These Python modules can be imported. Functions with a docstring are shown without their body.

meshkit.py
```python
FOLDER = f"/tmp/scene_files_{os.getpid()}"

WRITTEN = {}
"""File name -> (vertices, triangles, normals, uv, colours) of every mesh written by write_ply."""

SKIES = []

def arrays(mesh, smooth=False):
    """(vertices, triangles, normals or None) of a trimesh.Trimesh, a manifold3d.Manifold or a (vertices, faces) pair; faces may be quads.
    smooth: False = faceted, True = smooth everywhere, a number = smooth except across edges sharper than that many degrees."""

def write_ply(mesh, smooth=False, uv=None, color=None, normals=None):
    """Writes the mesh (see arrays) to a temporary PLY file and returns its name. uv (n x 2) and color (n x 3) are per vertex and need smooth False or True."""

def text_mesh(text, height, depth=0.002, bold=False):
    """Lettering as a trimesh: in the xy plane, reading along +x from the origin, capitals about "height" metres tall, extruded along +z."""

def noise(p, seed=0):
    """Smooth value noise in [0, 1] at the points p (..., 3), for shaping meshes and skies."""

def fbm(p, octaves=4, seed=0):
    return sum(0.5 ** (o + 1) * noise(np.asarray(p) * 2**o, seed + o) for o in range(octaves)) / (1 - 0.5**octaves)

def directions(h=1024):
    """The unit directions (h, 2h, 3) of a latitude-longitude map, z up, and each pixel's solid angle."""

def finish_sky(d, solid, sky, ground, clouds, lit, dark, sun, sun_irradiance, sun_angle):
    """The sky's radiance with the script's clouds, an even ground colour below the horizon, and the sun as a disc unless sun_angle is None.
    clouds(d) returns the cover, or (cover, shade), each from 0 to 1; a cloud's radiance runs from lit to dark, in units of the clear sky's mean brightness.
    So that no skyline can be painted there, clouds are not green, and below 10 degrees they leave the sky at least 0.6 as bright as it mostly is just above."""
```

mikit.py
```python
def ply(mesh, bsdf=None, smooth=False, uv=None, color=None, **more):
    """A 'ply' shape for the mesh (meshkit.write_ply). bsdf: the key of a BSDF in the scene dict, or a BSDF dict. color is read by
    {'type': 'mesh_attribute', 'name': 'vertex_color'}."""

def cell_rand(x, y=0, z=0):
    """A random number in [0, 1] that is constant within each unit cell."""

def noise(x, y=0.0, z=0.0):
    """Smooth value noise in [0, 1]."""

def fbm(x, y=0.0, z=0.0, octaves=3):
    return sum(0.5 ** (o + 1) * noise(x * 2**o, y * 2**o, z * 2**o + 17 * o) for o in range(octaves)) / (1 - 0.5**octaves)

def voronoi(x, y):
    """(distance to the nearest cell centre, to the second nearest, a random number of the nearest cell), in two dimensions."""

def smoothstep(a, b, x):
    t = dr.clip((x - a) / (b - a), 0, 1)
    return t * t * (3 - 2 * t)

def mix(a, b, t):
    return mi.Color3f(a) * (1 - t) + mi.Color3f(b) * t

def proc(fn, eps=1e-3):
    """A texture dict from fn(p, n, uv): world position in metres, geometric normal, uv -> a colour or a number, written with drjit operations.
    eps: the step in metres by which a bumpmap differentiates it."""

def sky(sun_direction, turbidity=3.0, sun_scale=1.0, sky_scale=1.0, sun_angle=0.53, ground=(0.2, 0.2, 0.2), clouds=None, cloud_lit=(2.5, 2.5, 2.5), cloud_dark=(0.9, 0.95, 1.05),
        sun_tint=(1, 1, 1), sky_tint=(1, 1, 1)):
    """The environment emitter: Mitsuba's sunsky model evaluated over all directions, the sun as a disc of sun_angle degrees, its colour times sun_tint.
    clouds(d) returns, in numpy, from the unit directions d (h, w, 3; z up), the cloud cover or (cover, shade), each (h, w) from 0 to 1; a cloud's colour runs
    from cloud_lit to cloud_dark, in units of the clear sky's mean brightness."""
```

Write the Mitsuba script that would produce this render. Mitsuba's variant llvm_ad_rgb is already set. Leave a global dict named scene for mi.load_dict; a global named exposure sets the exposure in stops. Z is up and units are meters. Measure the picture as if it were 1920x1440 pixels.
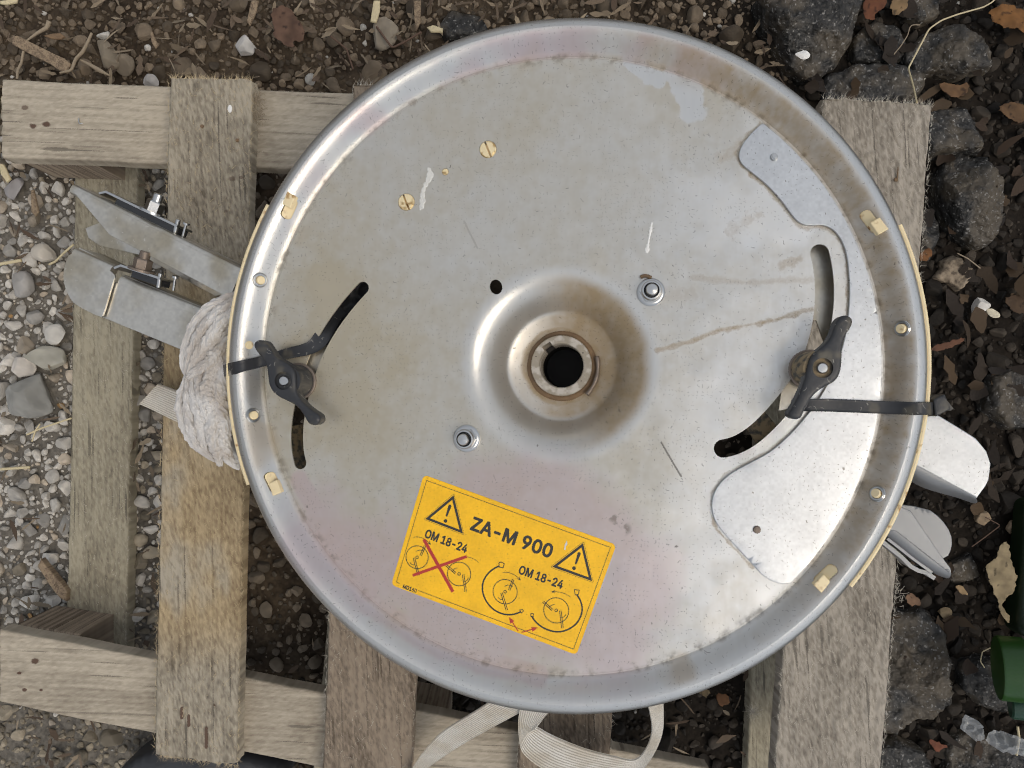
import math, random
import numpy as np, trimesh, mitsuba as mi, drjit as dr
import manifold3d as m3
import mikit, meshkit
from mikit import noise, fbm, cell_rand, smoothstep, mix
from scipy.spatial import Delaunay, cKDTree
from shapely.geometry import Polygon, LineString, Point, MultiPoint
import shapely

# ------------------------------------------------------------------ camera, light, exposure
T4 = mi.ScalarTransform4f
CZ, F = 1.004, 1423.0                      # camera height above the ground; focal length in pixels of the 1920 wide photograph
scene, labels = {}, {}
scene['camera'] = {'type': 'perspective', 'fov': math.degrees(2 * math.atan(960 / F)), 'fov_axis': 'x', 'near_clip': 0.02, 'far_clip': 200.0,
                   'to_world': T4().look_at(origin=[0, 0, CZ], target=[0, 0, 0], up=[0, 1, 0])}
SUN = np.array([0.45, -0.27, 0.85]); SUN /= np.linalg.norm(SUN)
scene['sky'] = mikit.sky(SUN, turbidity=3, sun_scale=0.29, sun_angle=34, clouds=lambda d: (0.8, np.clip(0.55 - 0.6 * (d @ SUN), 0, 1)), cloud_lit=(2.4, 2.5, 2.65), cloud_dark=(0.98, 0.92, 0.83), sun_tint=(0.95, 1.0, 1.08))
exposure = 1.8

# ------------------------------------------------------------------ helpers
def numbered(name):
    used = set(labels) | set(scene) | {k.split('__')[0] for k in scene}
    sub = name.count('__')
    used |= {'__'.join(k.split('__')[:sub + 1]) for k in scene}
    if name not in used: return name
    i = 1
    while f'{name}_{i:03d}' in used: i += 1
    return f'{name}_{i:03d}'

def thing(name, label, cat, group=None):
    k = numbered(name); labels[k] = {'label': label, 'category': cat}
    if group: labels[k]['group'] = group
    return k

def obj(name, mesh, bsdf, parent=None, smooth=30, label=None, cat=None, kind=None, group=None, **kw):
    k = numbered(f'{parent}__{name}' if parent else name)
    scene[k] = mikit.ply(mesh, bsdf, smooth=smooth, **kw)
    d = {}
    if label: d['label'] = label
    if cat: d['category'] = cat
    if kind: d['kind'] = kind
    if group: d['group'] = group
    if d: labels[k] = d
    return k

def P(px, py, z):                           # the world point at height z that stands at a place of the photograph
    s = (CZ - z) / F
    return np.array([(px - 960) * s, (720 - py) * s, z])
def PXY(pts, z): return np.array([P(x, y, z)[:2] for x, y in pts])

# the disc's own frame: x, y along its face, z along its axis, zero at the crest of its rim
TX, TY = -0.12, 0.012
NZ = np.array([TX, TY, 1.0]); NZ /= np.linalg.norm(NZ)
EX = np.array([1.0, 0, 0]) - NZ * NZ[0]; EX /= np.linalg.norm(EX)
EY = np.cross(NZ, EX)
ORG = np.array([0.0398, 0.0171, CZ - 0.6466])
R3 = np.stack([EX, EY, NZ], 1)
M4 = np.eye(4); M4[:3, :3] = R3; M4[:3, 3] = ORG
CAM = np.array([0, 0, CZ])
def L(px, py, zl=0.0):
    d = np.array([(px - 960) / F, (720 - py) / F, -1.0])
    t = (zl - (CAM - ORG) @ NZ) / (d @ NZ)
    q = CAM + t * d - ORG
    return np.array([q @ EX, q @ EY])
def LL(pts, zl=0.0): return np.array([L(x, y, zl) for x, y in pts])
def disc(mesh):
    if hasattr(mesh, 'to_mesh'):
        mm = mesh.to_mesh(); mesh = trimesh.Trimesh(mm.vert_properties[:, :3], mm.tri_verts, process=False)
    mesh = mesh.copy(); mesh.apply_transform(M4); return mesh

def cat(ms): return trimesh.util.concatenate([m for m in ms if m is not None])
def cyl(p0, p1, r0, r1=None, n=24, cap=0.0):
    p0, p1 = np.asarray(p0, float), np.asarray(p1, float); r1 = r0 if r1 is None else r1
    h = np.linalg.norm(p1 - p0)
    prof = [(0, 0), (r0, 0), (r1, h)] if cap == 0 else [(0, 0), (r0, 0), (r1, h - cap), (r1 - cap, h)]
    prof = prof + [(0, h)]
    m = trimesh.creation.revolve(np.array(prof), sections=n)
    m.apply_transform(trimesh.geometry.align_vectors([0, 0, 1], (p1 - p0) / h)); m.apply_translation(p0)
    return m
def lathe(prof, n=48, at=(0, 0, 0)):
    m = trimesh.creation.revolve(np.array(prof, float), sections=n); m.apply_translation(at); return m
def ico(r, sub=2):
    return trimesh.creation.icosphere(subdivisions=sub, radius=r)
def tube(pts, radii, sides=8, closed_ends=True):
    p = np.asarray(pts, float); radii = np.broadcast_to(radii, (len(p),))
    t = np.gradient(p, axis=0); t /= np.linalg.norm(t, axis=1, keepdims=True) + 1e-12
    a = np.cross(t, [0.13, 0.21, 0.97]); a /= np.linalg.norm(a, axis=1, keepdims=True) + 1e-12
    b = np.cross(t, a); ang = np.arange(sides) * 2 * np.pi / sides
    v = p[:, None] + radii[:, None, None] * (np.cos(ang)[None, :, None] * a[:, None] + np.sin(ang)[None, :, None] * b[:, None])
    v = v.reshape(-1, 3); n = len(p)
    f = []
    for i in range(n - 1):
        for j in range(sides):
            a0, a1 = i * sides + j, i * sides + (j + 1) % sides
            f += [[a0, a1, a1 + sides], [a0, a1 + sides, a0 + sides]]
    if closed_ends:
        v = np.vstack([v, p[:1], p[-1:]])
        for j in range(sides):
            f += [[len(v) - 2, (j + 1) % sides, j], [len(v) - 1, (n - 1) * sides + j, (n - 1) * sides + (j + 1) % sides]]
    m = trimesh.Trimesh(v, np.array(f), process=False); m.fix_normals() if False else None
    return m
def spline(pts, n):
    p = np.asarray(pts, float)
    if len(p) == 2: return p[0] + (p[1] - p[0]) * np.linspace(0, 1, n)[:, None]
    from scipy.interpolate import CubicSpline
    s = np.r_[0, np.cumsum(np.linalg.norm(np.diff(p, axis=0), axis=1) ** 0.5)]
    return CubicSpline(s, p)(np.linspace(0, s[-1], n))

def smooth_poly(pts, it=2):                 # Chaikin
    p = np.asarray(pts, float)
    for _ in range(it):
        q = np.roll(p, -1, 0); p = np.stack([0.75 * p + 0.25 * q, 0.25 * p + 0.75 * q], 1).reshape(-1, 2)
    return p

def region(poly, step, rings=(), rng=np.random.RandomState(3)):
    """(points, triangles, boundary loop) of a polygon filled with an even mesh."""
    poly = shapely.geometry.polygon.orient(poly, 1.0)
    def along(ring):
        return np.array(ring.simplify(step * 0.02).segmentize(step).coords)[:-1]
    b = along(poly.exterior); pts = [b]
    for d in rings:
        q = poly.buffer(-d)
        for g in getattr(q, 'geoms', [q]):
            if not g.is_empty: pts.append(along(g.exterior))
    inner = poly.buffer(-(max(rings) if rings else 0) - 0.6 * step)
    if not inner.is_empty:
        x0, y0, x1, y1 = inner.bounds
        gx, gy = np.meshgrid(np.arange(x0, x1, step), np.arange(y0, y1, step))
        g = np.stack([gx.ravel(), gy.ravel()], 1) + rng.uniform(-0.25, 0.25, (gx.size, 2)) * step
        if len(g): g = g[shapely.contains_xy(inner, g[:, 0], g[:, 1])]
        pts.append(g)
    p = np.vstack(pts)
    tri = Delaunay(p).simplices
    c = p[tri].mean(1)
    tri = tri[shapely.contains_xy(poly.buffer(1e-7), c[:, 0], c[:, 1])]
    e1, e2 = p[tri[:, 1]] - p[tri[:, 0]], p[tri[:, 2]] - p[tri[:, 0]]
    cr = e1[:, 0] * e2[:, 1] - e1[:, 1] * e2[:, 0]
    tri = np.where((cr < 0)[:, None], tri[:, ::-1], tri); tri = tri[np.abs(cr) > 1e-13]
    return p, tri, np.arange(len(b))
def slab(poly, step, z1, z0, bevel=0.0, fn=None):
    """A closed plate with a rounded upper edge: z1 top, z0 bottom; fn(points) adds to both."""
    rings = (bevel * 0.12, bevel * 0.4, bevel) if bevel else ()
    p, tri, loop = region(poly, step, rings)
    top = np.full(len(p), float(z1))
    if bevel:
        d = shapely.distance(poly.exterior, shapely.points(p)); d = np.clip(d / bevel, 0, 1)
        top -= bevel * (1 - np.sqrt(np.clip(1 - (1 - d) ** 2, 0, 1)))
    add = fn(p) if fn is not None else 0
    n = len(p)
    v = np.vstack([np.c_[p, top + add], np.c_[p, np.full(n, float(z0)) + add]])
    k = np.roll(loop, -1)
    f = np.vstack([tri, tri[:, ::-1] + n, np.stack([loop, loop + n, k + n], 1), np.stack([loop, k + n, k], 1)])
    return trimesh.Trimesh(v, f, process=False)
def prism(poly, z0, z1):
    polys = [poly] if poly.geom_type == 'Polygon' else [g for g in poly.geoms if g.geom_type == 'Polygon']
    ms = []
    for g in polys:
        if g.area < 1e-10: continue
        m = trimesh.creation.extrude_polygon(g, z1 - z0, engine='earcut'); m.apply_translation([0, 0, z0]); ms.append(m)
    return cat(ms)
def bar(a, b, w, z0, z1):                   # a box along a-b in the plane, from z0 to z1
    return prism(LineString([a, b]).buffer(w / 2, cap_style='flat'), z0, z1)

# ------------------------------------------------------------------ materials
def loc(p):
    x, y, z = p.x - ORG[0], p.y - ORG[1], p.z - ORG[2]
    return (x * EX[0] + y * EX[1] + z * EX[2], x * EY[0] + y * EY[1] + z * EY[2], x * NZ[0] + y * NZ[1] + z * NZ[2])
def seg_d(x, y, a, b):
    dx, dy = float(b[0] - a[0]), float(b[1] - a[1]); l2 = dx * dx + dy * dy + 1e-12
    t = dr.clip(((x - float(a[0])) * dx + (y - float(a[1])) * dy) / l2, 0, 1)
    return dr.sqrt(dr.square(x - float(a[0]) - t * dx) + dr.square(y - float(a[1]) - t * dy))
def path_d(x, y, pts):
    d = mi.Float(9.0)
    for a, b in zip(pts[:-1], pts[1:]): d = dr.minimum(d, seg_d(x, y, a, b))
    return d
ZP = -0.016                                 # the plate's face below the rim crest
S = 0.6466 / F                              # metres per photograph pixel near the disc
stain_paths = [(LL([(1232, 657), (1262, 650), (1300, 640), (1352, 618), (1420, 607), (1475, 594), (1522, 580)], ZP), 5 * S, 0.75),
               (LL([(1300, 520), (1400, 530), (1520, 525)], ZP), 7 * S, 0.35),
               (LL([(1380, 430), (1420, 405)], ZP), 14 * S, 0.5), (LL([(1470, 500), (1500, 485)], ZP), 9 * S, 0.6),
               (LL([(1385, 290), (1392, 270), (1350, 300)], ZP), 12 * S, 0.4), (LL([(1250, 560), (1300, 545)], ZP), 16 * S, 0.25),
               (LL([(1425, 232), (1390, 268), (1381, 290), (1390, 310), (1410, 328), (1440, 352), (1467, 384), (1490, 416), (1507, 427), (1547, 425), (1568, 438), (1586, 475), (1591, 530), (1588, 590), (1576, 655)], ZP), 4.5 * S, 0.85),
               (LL([(1543, 735), (1495, 798), (1444, 845), (1405, 865), (1358, 890), (1334, 925), (1331, 960), (1345, 994), (1411, 1064)], ZP), 3.5 * S, 0.8)]
pink_sheen_paths = [(LL([(612, 1010), (650, 1060), (690, 1105)], ZP), 26 * S, 0.5), (LL([(700, 1130), (800, 1195), (900, 1235), (1010, 1262)], ZP), 22 * S, 0.42),  # mauve reflection painted into the plate colour, with patchy outlines
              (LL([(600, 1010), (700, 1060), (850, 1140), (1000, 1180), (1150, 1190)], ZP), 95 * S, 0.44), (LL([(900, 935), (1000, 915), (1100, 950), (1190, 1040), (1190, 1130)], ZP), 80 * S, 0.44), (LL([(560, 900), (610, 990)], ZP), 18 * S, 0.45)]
clean_paths = [(LL([(1185, 115), (1215, 140), (1235, 150)], ZP), 17 * S, 0.9), (LL([(1268, 135), (1290, 165), (1300, 205)], ZP), 26 * S, 0.9)]
smudges = [LL([(1150, 968), (1168, 975)], ZP), LL([(1160, 985), (1172, 992)], ZP)]
scratch = LL([(1240, 830), (1262, 868), (1277, 893)], ZP)
scratch2 = LL([(870, 415), (895, 465)], ZP)

def specks(x, y, cell, prob, length, width, seed):
    x, y = x + cell * 1.3 * noise(x / cell * 0.31 + seed, y / cell * 0.31, 2.0), y + cell * 1.3 * noise(x / cell * 0.31, y / cell * 0.31 + seed, 7.0)
    cx, cy = dr.floor(x / cell), dr.floor(y / cell)
    on = cell_rand(cx, cy, seed) < prob * 1.6 * noise(x * 45, y * 45, float(seed))
    sz = 0.35 + 0.9 * cell_rand(cx, cy, seed + 4); length = length * sz; width = width * (0.5 + 0.6 * cell_rand(cx, cy, seed + 5))
    px = (cx + 0.3 + 0.4 * cell_rand(cx, cy, seed + 1)) * cell
    py = (cy + 0.3 + 0.4 * cell_rand(cx, cy, seed + 2)) * cell
    a = cell_rand(cx, cy, seed + 3) * 6.283
    c, s = dr.cos(a), dr.sin(a)
    u, v = (x - px) * c + (y - py) * s, (y - py) * c - (x - px) * s
    v = v + (cell_rand(cx, cy, seed + 6) - 0.5) * 500.0 * u * u
    m = (1 - smoothstep(length * 0.6, length, dr.abs(u))) * (1 - smoothstep(width * 0.5, width, dr.abs(v)))
    return dr.select(on, m, 0.0)

def disc_dirt_sheen(p):
    """(brown dust, tan film with painted warm reflections, painted pink reflection, dark marks, cleaned) over the disc, laid out in the disc's own frame."""
    x, y, z = loc(p)
    r = dr.sqrt(x * x + y * y); cx, cy = x / dr.maximum(r, 1e-5), y / dr.maximum(r, 1e-5)
    xr, yr = 0.79 * x + 0.61 * y, 0.79 * y - 0.61 * x
    n1 = fbm(xr * 26 + 7, yr * 26, 3.0, 3); n2 = fbm(xr * 150, yr * 150, 1.0, 4); n3 = noise(xr * 900, yr * 900, 5.0)
    groove = smoothstep(0.2665, 0.272, r) * (1 - smoothstep(0.285, 0.2915, r))
    side = smoothstep(0.20, 0.80, cx * 0.95 + cy * 0.30)
    brown = groove * side * (0.38 + 0.60 * n2)
    brown = dr.maximum(brown, smoothstep(0.255, 0.272, r) * (1 - smoothstep(0.283, 0.29, r)) * smoothstep(0.55, 0.8, n1) * 0.5)
    bowl = (1 - smoothstep(0.071, 0.083, r + 0.006 * (n1 - 0.5)))
    brown = dr.maximum(brown, bowl * (0.04 + 0.92 * smoothstep(-0.30, 0.65, cx + 0.25 * cy)) * (0.75 + 0.35 * n2))
    brown = dr.maximum(brown, (1 - smoothstep(0.044, 0.053, r)) * (0.30 + 0.5 * smoothstep(-0.75, 0.1, cx)) * (0.7 + 0.5 * n2))
    brown = dr.maximum(brown, (1 - smoothstep(0.034, 0.041, r + 0.006 * (n2 - 0.5))) * (0.65 + 0.5 * n2))
    wob = (n2 - 0.5)
    for pts, w, a in stain_paths:
        d = path_d(x, y, pts) + wob * w * 2.6 + (n3 - 0.5) * w * 0.7
        brown = dr.maximum(brown, (1 - smoothstep(w * 0.25, w * 1.25, d)) * a * (0.45 + 0.5 * n3) * (0.55 + 0.9 * n1))
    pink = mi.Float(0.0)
    for pts, w, a in pink_sheen_paths:
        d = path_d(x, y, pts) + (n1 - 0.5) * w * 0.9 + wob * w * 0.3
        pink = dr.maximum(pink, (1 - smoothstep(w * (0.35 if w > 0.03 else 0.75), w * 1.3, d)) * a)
    pink = dr.maximum(pink, groove * smoothstep(0.3, 0.95, cy) * 0.55 * (1 - smoothstep(0.3, .7, cx)) * smoothstep(0.25, 0.6, n1))  # pink reflection painted along the upper rim groove
    clean = mi.Float(0.0)
    for pts, w, a in clean_paths:
        d = path_d(x, y, pts) + wob * w * 0.8
        clean = dr.maximum(clean, (1 - smoothstep(w * 0.8, w * 1.1, d)) * a)
    n0 = fbm(xr * 8 + 3, yr * 8 + 9, 6.0, 4)
    film = (0.45 + 0.75 * (n0 - 0.3) + 0.25 * (n1 - 0.5)) * smoothstep(0.30, -0.12, x - 0.25 * y) + 0.03 + 0.14 * smoothstep(0.5, 0.7, n0) + 0.35 * (n2 - 0.45)  # tan dust film; its left weighting paints in warm reflections
    film = film * (1 - clean) * (1 - smoothstep(0.27, 0.275, r) * 0.8) * (0.35 + 0.65 * smoothstep(0.080, 0.092, r))
    mk = dr.maximum(specks(x, y, 0.0036, 0.5, 0.0012, 0.00034, 11) * 0.42, specks(x + 0.0017, y + .0023, 0.0105, 0.20, 0.0018, 0.0005, 31) * 0.55)
    mk = dr.maximum(mk, specks(x, y + .004, 0.034, 0.16, 0.0013, 0.0011, 51) * 0.7)
    mk = dr.maximum(mk, (1 - smoothstep(0.0004, 0.0012, path_d(x, y, scratch))) * 0.7)
    mk = dr.maximum(mk, (1 - smoothstep(0.0004, 0.0012, path_d(x, y, scratch2))) * 0.3)
    for sgm in smudges: mk = dr.maximum(mk, (1 - smoothstep(0.002, 0.007, path_d(x, y, sgm))) * smoothstep(0.45, 0.6, n2) * 0.55)
    edge = smoothstep(0.262, 0.268, r) * (1 - smoothstep(0.2705, 0.274, r)) * smoothstep(0.5, 0.8, n2) * 0.5
    mk = dr.maximum(mk, edge)
    return brown, film, pink, mk, clean

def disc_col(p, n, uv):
    brown, film, pink, mk, clean = disc_dirt_sheen(p)
    x, y, z = loc(p)
    c = mi.Color3f(0.63, 0.625, 0.605) * (0.97 + 0.06 * fbm(x * 400, y * 60, 2.0, 2))
    c = mix(c, mi.Color3f(0.41, 0.365, 0.275), dr.clip(film * 1.1, 0, 1))
    r = dr.sqrt(x * x + y * y)
    haze = smoothstep(0.02, 0.20, x) * smoothstep(0.48, 0.62, fbm(x * 17, y * 17, 4.0, 3)) * (1 - smoothstep(0.262, 0.268, r))
    c = mix(c, mi.Color3f(0.74, 0.74, 0.73), 0.6 * haze)
    c = mix(c, mi.Color3f(0.45, 0.315, 0.33), dr.clip(pink, 0, 1))  # mauve reflection put into the base colour
    c = mix(c, mi.Color3f(0.275, 0.20, 0.11), dr.clip(brown, 0, 0.95))
    c = mix(c, mi.Color3f(0.055, 0.045, 0.035), dr.clip(mk, 0, 1))
    return c
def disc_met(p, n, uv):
    brown, film, pink, mk, clean = disc_dirt_sheen(p)
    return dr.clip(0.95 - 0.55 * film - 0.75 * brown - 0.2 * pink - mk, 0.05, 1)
def disc_rough(p, n, uv):
    x, y, z = loc(p)
    r = dr.sqrt(x * x + y * y)
    return 0.30 + 0.14 * (fbm(x * 60, y * 60, 9.0, 2) - 0.5) + 0.03 * smoothstep(0.266, 0.272, r) + 0.08 * (1 - smoothstep(0.066, 0.076, r))
def disc_bump(p, n, uv):
    x, y, z = loc(p)
    return 0.25 * noise(x * 1400, y * 1400, 0.0) + 6.0 * fbm(x * 9, y * 9, 4.0, 2)
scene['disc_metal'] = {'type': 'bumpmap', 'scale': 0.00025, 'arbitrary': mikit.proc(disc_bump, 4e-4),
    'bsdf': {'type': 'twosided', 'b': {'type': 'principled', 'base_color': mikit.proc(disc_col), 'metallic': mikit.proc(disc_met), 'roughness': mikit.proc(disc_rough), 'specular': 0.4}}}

def galv_col(p, n, uv):
    s = fbm(p.x * 420, p.y * 420, p.z * 420, 2); b = fbm(p.x * 40, p.y * 40, p.z * 40, 2)
    m = dr.maximum(specks(p.x, p.y, 0.0036, 0.35, 0.0010, 0.0003, 71), specks(p.x, p.y, 0.019, 0.2, 0.0013, 0.001, 75)) * 0.7
    return mix(mi.Color3f(0.56, 0.57, 0.575) * (0.88 + 0.22 * s) * (0.86 + 0.28 * b), mi.Color3f(0.1, 0.08, 0.06), m)
def galv_bump(p, n, uv): return fbm(p.x * 500, p.y * 500, p.z * 500, 2)
scene['galvanised'] = {'type': 'bumpmap', 'scale': 0.000045, 'arbitrary': mikit.proc(galv_bump, 4e-4),
    'bsdf': {'type': 'twosided', 'b': {'type': 'principled', 'base_color': mikit.proc(galv_col), 'metallic': 0.9, 'roughness': 0.34}}}
def vane_col(p, n, uv):
    b = fbm(p.x * 35, p.y * 35, p.z * 35, 3); s = fbm(p.x * 300, p.y * 300, p.z * 300, 2)
    m = specks(p.x + p.z, p.y, 0.008, 0.2, 0.0018, 0.0005, 91) * 0.4
    return mix(mix(mi.Color3f(0.56, 0.54, 0.49), mi.Color3f(0.42, 0.375, 0.29), smoothstep(0.35, 0.75, b)) * (0.85 + 0.3 * s), mi.Color3f(0.75, 0.74, 0.7), m)
scene['vane_metal'] = {'type': 'twosided', 'b': {'type': 'principled', 'base_color': mikit.proc(vane_col), 'metallic': 0.85, 'roughness': 0.32}}
def P_(key, col, rough, metallic=0.0, **k):
    scene[key] = {'type': 'twosided', 'b': {'type': 'principled', 'base_color': col if isinstance(col, dict) else {'type': 'rgb', 'value': list(col)}, 'roughness': rough, 'metallic': metallic, **k}}
P_('zinc', (0.52, 0.52, 0.51), 0.22, 1.0)
P_('dark_zinc', (0.20, 0.16, 0.13), 0.5, 0.6)
P_('matte_zinc', (0.26, 0.265, 0.27), 0.5, 0.6)
scene['galvanised_dull'] = {'type': 'bumpmap', 'scale': 0.00006, 'arbitrary': mikit.proc(galv_bump, 4e-4),
    'bsdf': {'type': 'twosided', 'b': {'type': 'principled', 'base_color': mikit.proc(galv_col), 'metallic': 0.6, 'roughness': 0.5}}}
P_('grey_steel', (0.31, 0.31, 0.31), 0.36, 0.9)
def brass_col(p, n, uv): return mix((0.80, 0.66, 0.40), (0.42, 0.28, 0.12), smoothstep(0.45, 0.75, fbm(p.x * 260, p.y * 260, 0.0, 2)))
P_('brass', mikit.proc(brass_col), 0.35, 0.35)
def cream_col(p, n, uv): return mix((0.74, 0.61, 0.37), (0.36, 0.20, 0.07), smoothstep(0.60, 0.85, fbm(p.x * 180, p.y * 180, p.z * 180, 3)))
P_('cream_plastic', mikit.proc(cream_col), 0.4)
def blk_col(p, n, uv):
    b = fbm(p.x * 90, p.y * 90, p.z * 90, 3)
    m = specks(p.x + p.z, p.y - p.z, 0.006, 0.30, 0.0022, 0.0004, 111) * 0.5
    return mix(mix((0.022, 0.023, 0.026), (0.085, 0.075, 0.055), smoothstep(0.5, 0.8, b)), (0.4, 0.38, 0.33), m)
P_('black_plastic', mikit.proc(blk_col), 0.45)
P_('black_rubber', (0.022, 0.024, 0.028), 0.55)
def dusty_col(p, n, uv):
    b = fbm(p.x * 260, p.y * 260, p.z * 90, 3)
    return mix((0.05, 0.045, 0.035), (0.21, 0.155, 0.085), smoothstep(0.30, 0.62, b))
P_('dusty_plastic', mikit.proc(dusty_col), 0.7)
def steel_col(p, n, uv):
    b = fbm(p.x * 160, p.y * 160, p.z * 160, 3)
    return mix(mix((0.46, 0.42, 0.36), (0.30, 0.26, 0.2), smoothstep(0.35, 0.6, b)), (0.06, 0.05, 0.04), smoothstep(0.78, 0.84, b))
P_('turned_steel', mikit.proc(steel_col), 0.5, 0.45)
def rust_col(p, n, uv):
    b = fbm(p.x * 140, p.y * 140, p.z * 140, 3)
    return mix((0.13, 0.085, 0.05), (0.22, 0.14, 0.075), b)
P_('rust', mikit.proc(rust_col), 0.8, 0.1)
P_('bore_dark', (0.012, 0.011, 0.010), 0.6)
def yel_col(p, n, uv):
    b = fbm(p.x * 60, p.y * 60, 0.0, 3); s = noise(p.x * 900, p.y * 900, 0.0)
    m = specks(p.x, p.y, 0.0036, 0.30, 0.0009, 0.00035, 131) * 0.4
    return mix(mi.Color3f(0.90, 0.495, 0.006) * (0.80 + 0.22 * b + 0.10 * s), (0.10, 0.07, 0.02), m)
P_('yellow_film', mikit.proc(yel_col), 0.4)
P_('print_black', (0.028, 0.025, 0.02), 0.45)
P_('print_red', (0.42, 0.03, 0.02), 0.45)
P_('glue', (0.58, 0.57, 0.53), 0.2, 0.0, specular=0.6)
P_('white_paint', (0.72, 0.71, 0.68), 0.4)
P_('green_plastic', (0.012, 0.052, 0.005), 0.35)
P_('dark_green_plastic', (0.004, 0.012, 0.003), 0.45)
P_('teal_plastic', (0.010, 0.04, 0.022), 0.35)
scene['clear_film'] = {'type': 'blendbsdf', 'weight': 0.35, 'a': {'type': 'thindielectric', 'int_ior': 1.5},
                       'b': {'type': 'twosided', 'b': {'type': 'principled', 'base_color': {'type': 'rgb', 'value': [0.55, 0.57, 0.58]}, 'roughness': 0.2, 'specular': 0.9}}}
def rag_col(p, n, uv):
    b = fbm(p.x * 45, p.y * 45, p.z * 45, 4); d = fbm(p.x * 22 + 3, p.y * 22, p.z * 22 + 5, 3)
    c = mix((0.57, 0.55, 0.525), (0.43, 0.39, 0.35), smoothstep(0.40, 0.70, b))
    c = mix(c, (0.22, 0.175, 0.12), smoothstep(0.60, 0.76, d) * 0.8)
    return mix(c, (0.3, 0.23, 0.18), specks(p.x, p.y, 0.006, 0.25, 0.0010, 0.0008, 141) * 0.35)
P_('rag_cloth', mikit.proc(rag_col), 0.9, 0.0, sheen=0.3)
def rib_bump(p, n, uv): return 0.5 + 0.5 * dr.cos(uv.y * 6.2832 * 19)
def strap_col(p, n, uv):
    b = fbm(p.x * 40, p.y * 40, p.z * 40, 3)
    ribs = 0.5 + 0.5 * dr.cos(uv.y * 6.2832 * 13)
    return mix(mix((0.60, 0.575, 0.52), (0.46, 0.41, 0.33), smoothstep(0.3, 0.8, b)), (0.27, 0.23, 0.17), 0.75 * (1 - smoothstep(0.05, 0.6, ribs)))  # shade in the rib grooves painted into the colour
scene['strap_plastic'] = {'type': 'twosided', 'b': {'type': 'principled', 'base_color': mikit.proc(strap_col), 'roughness': 0.3, 'specular': 0.6}}

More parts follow.
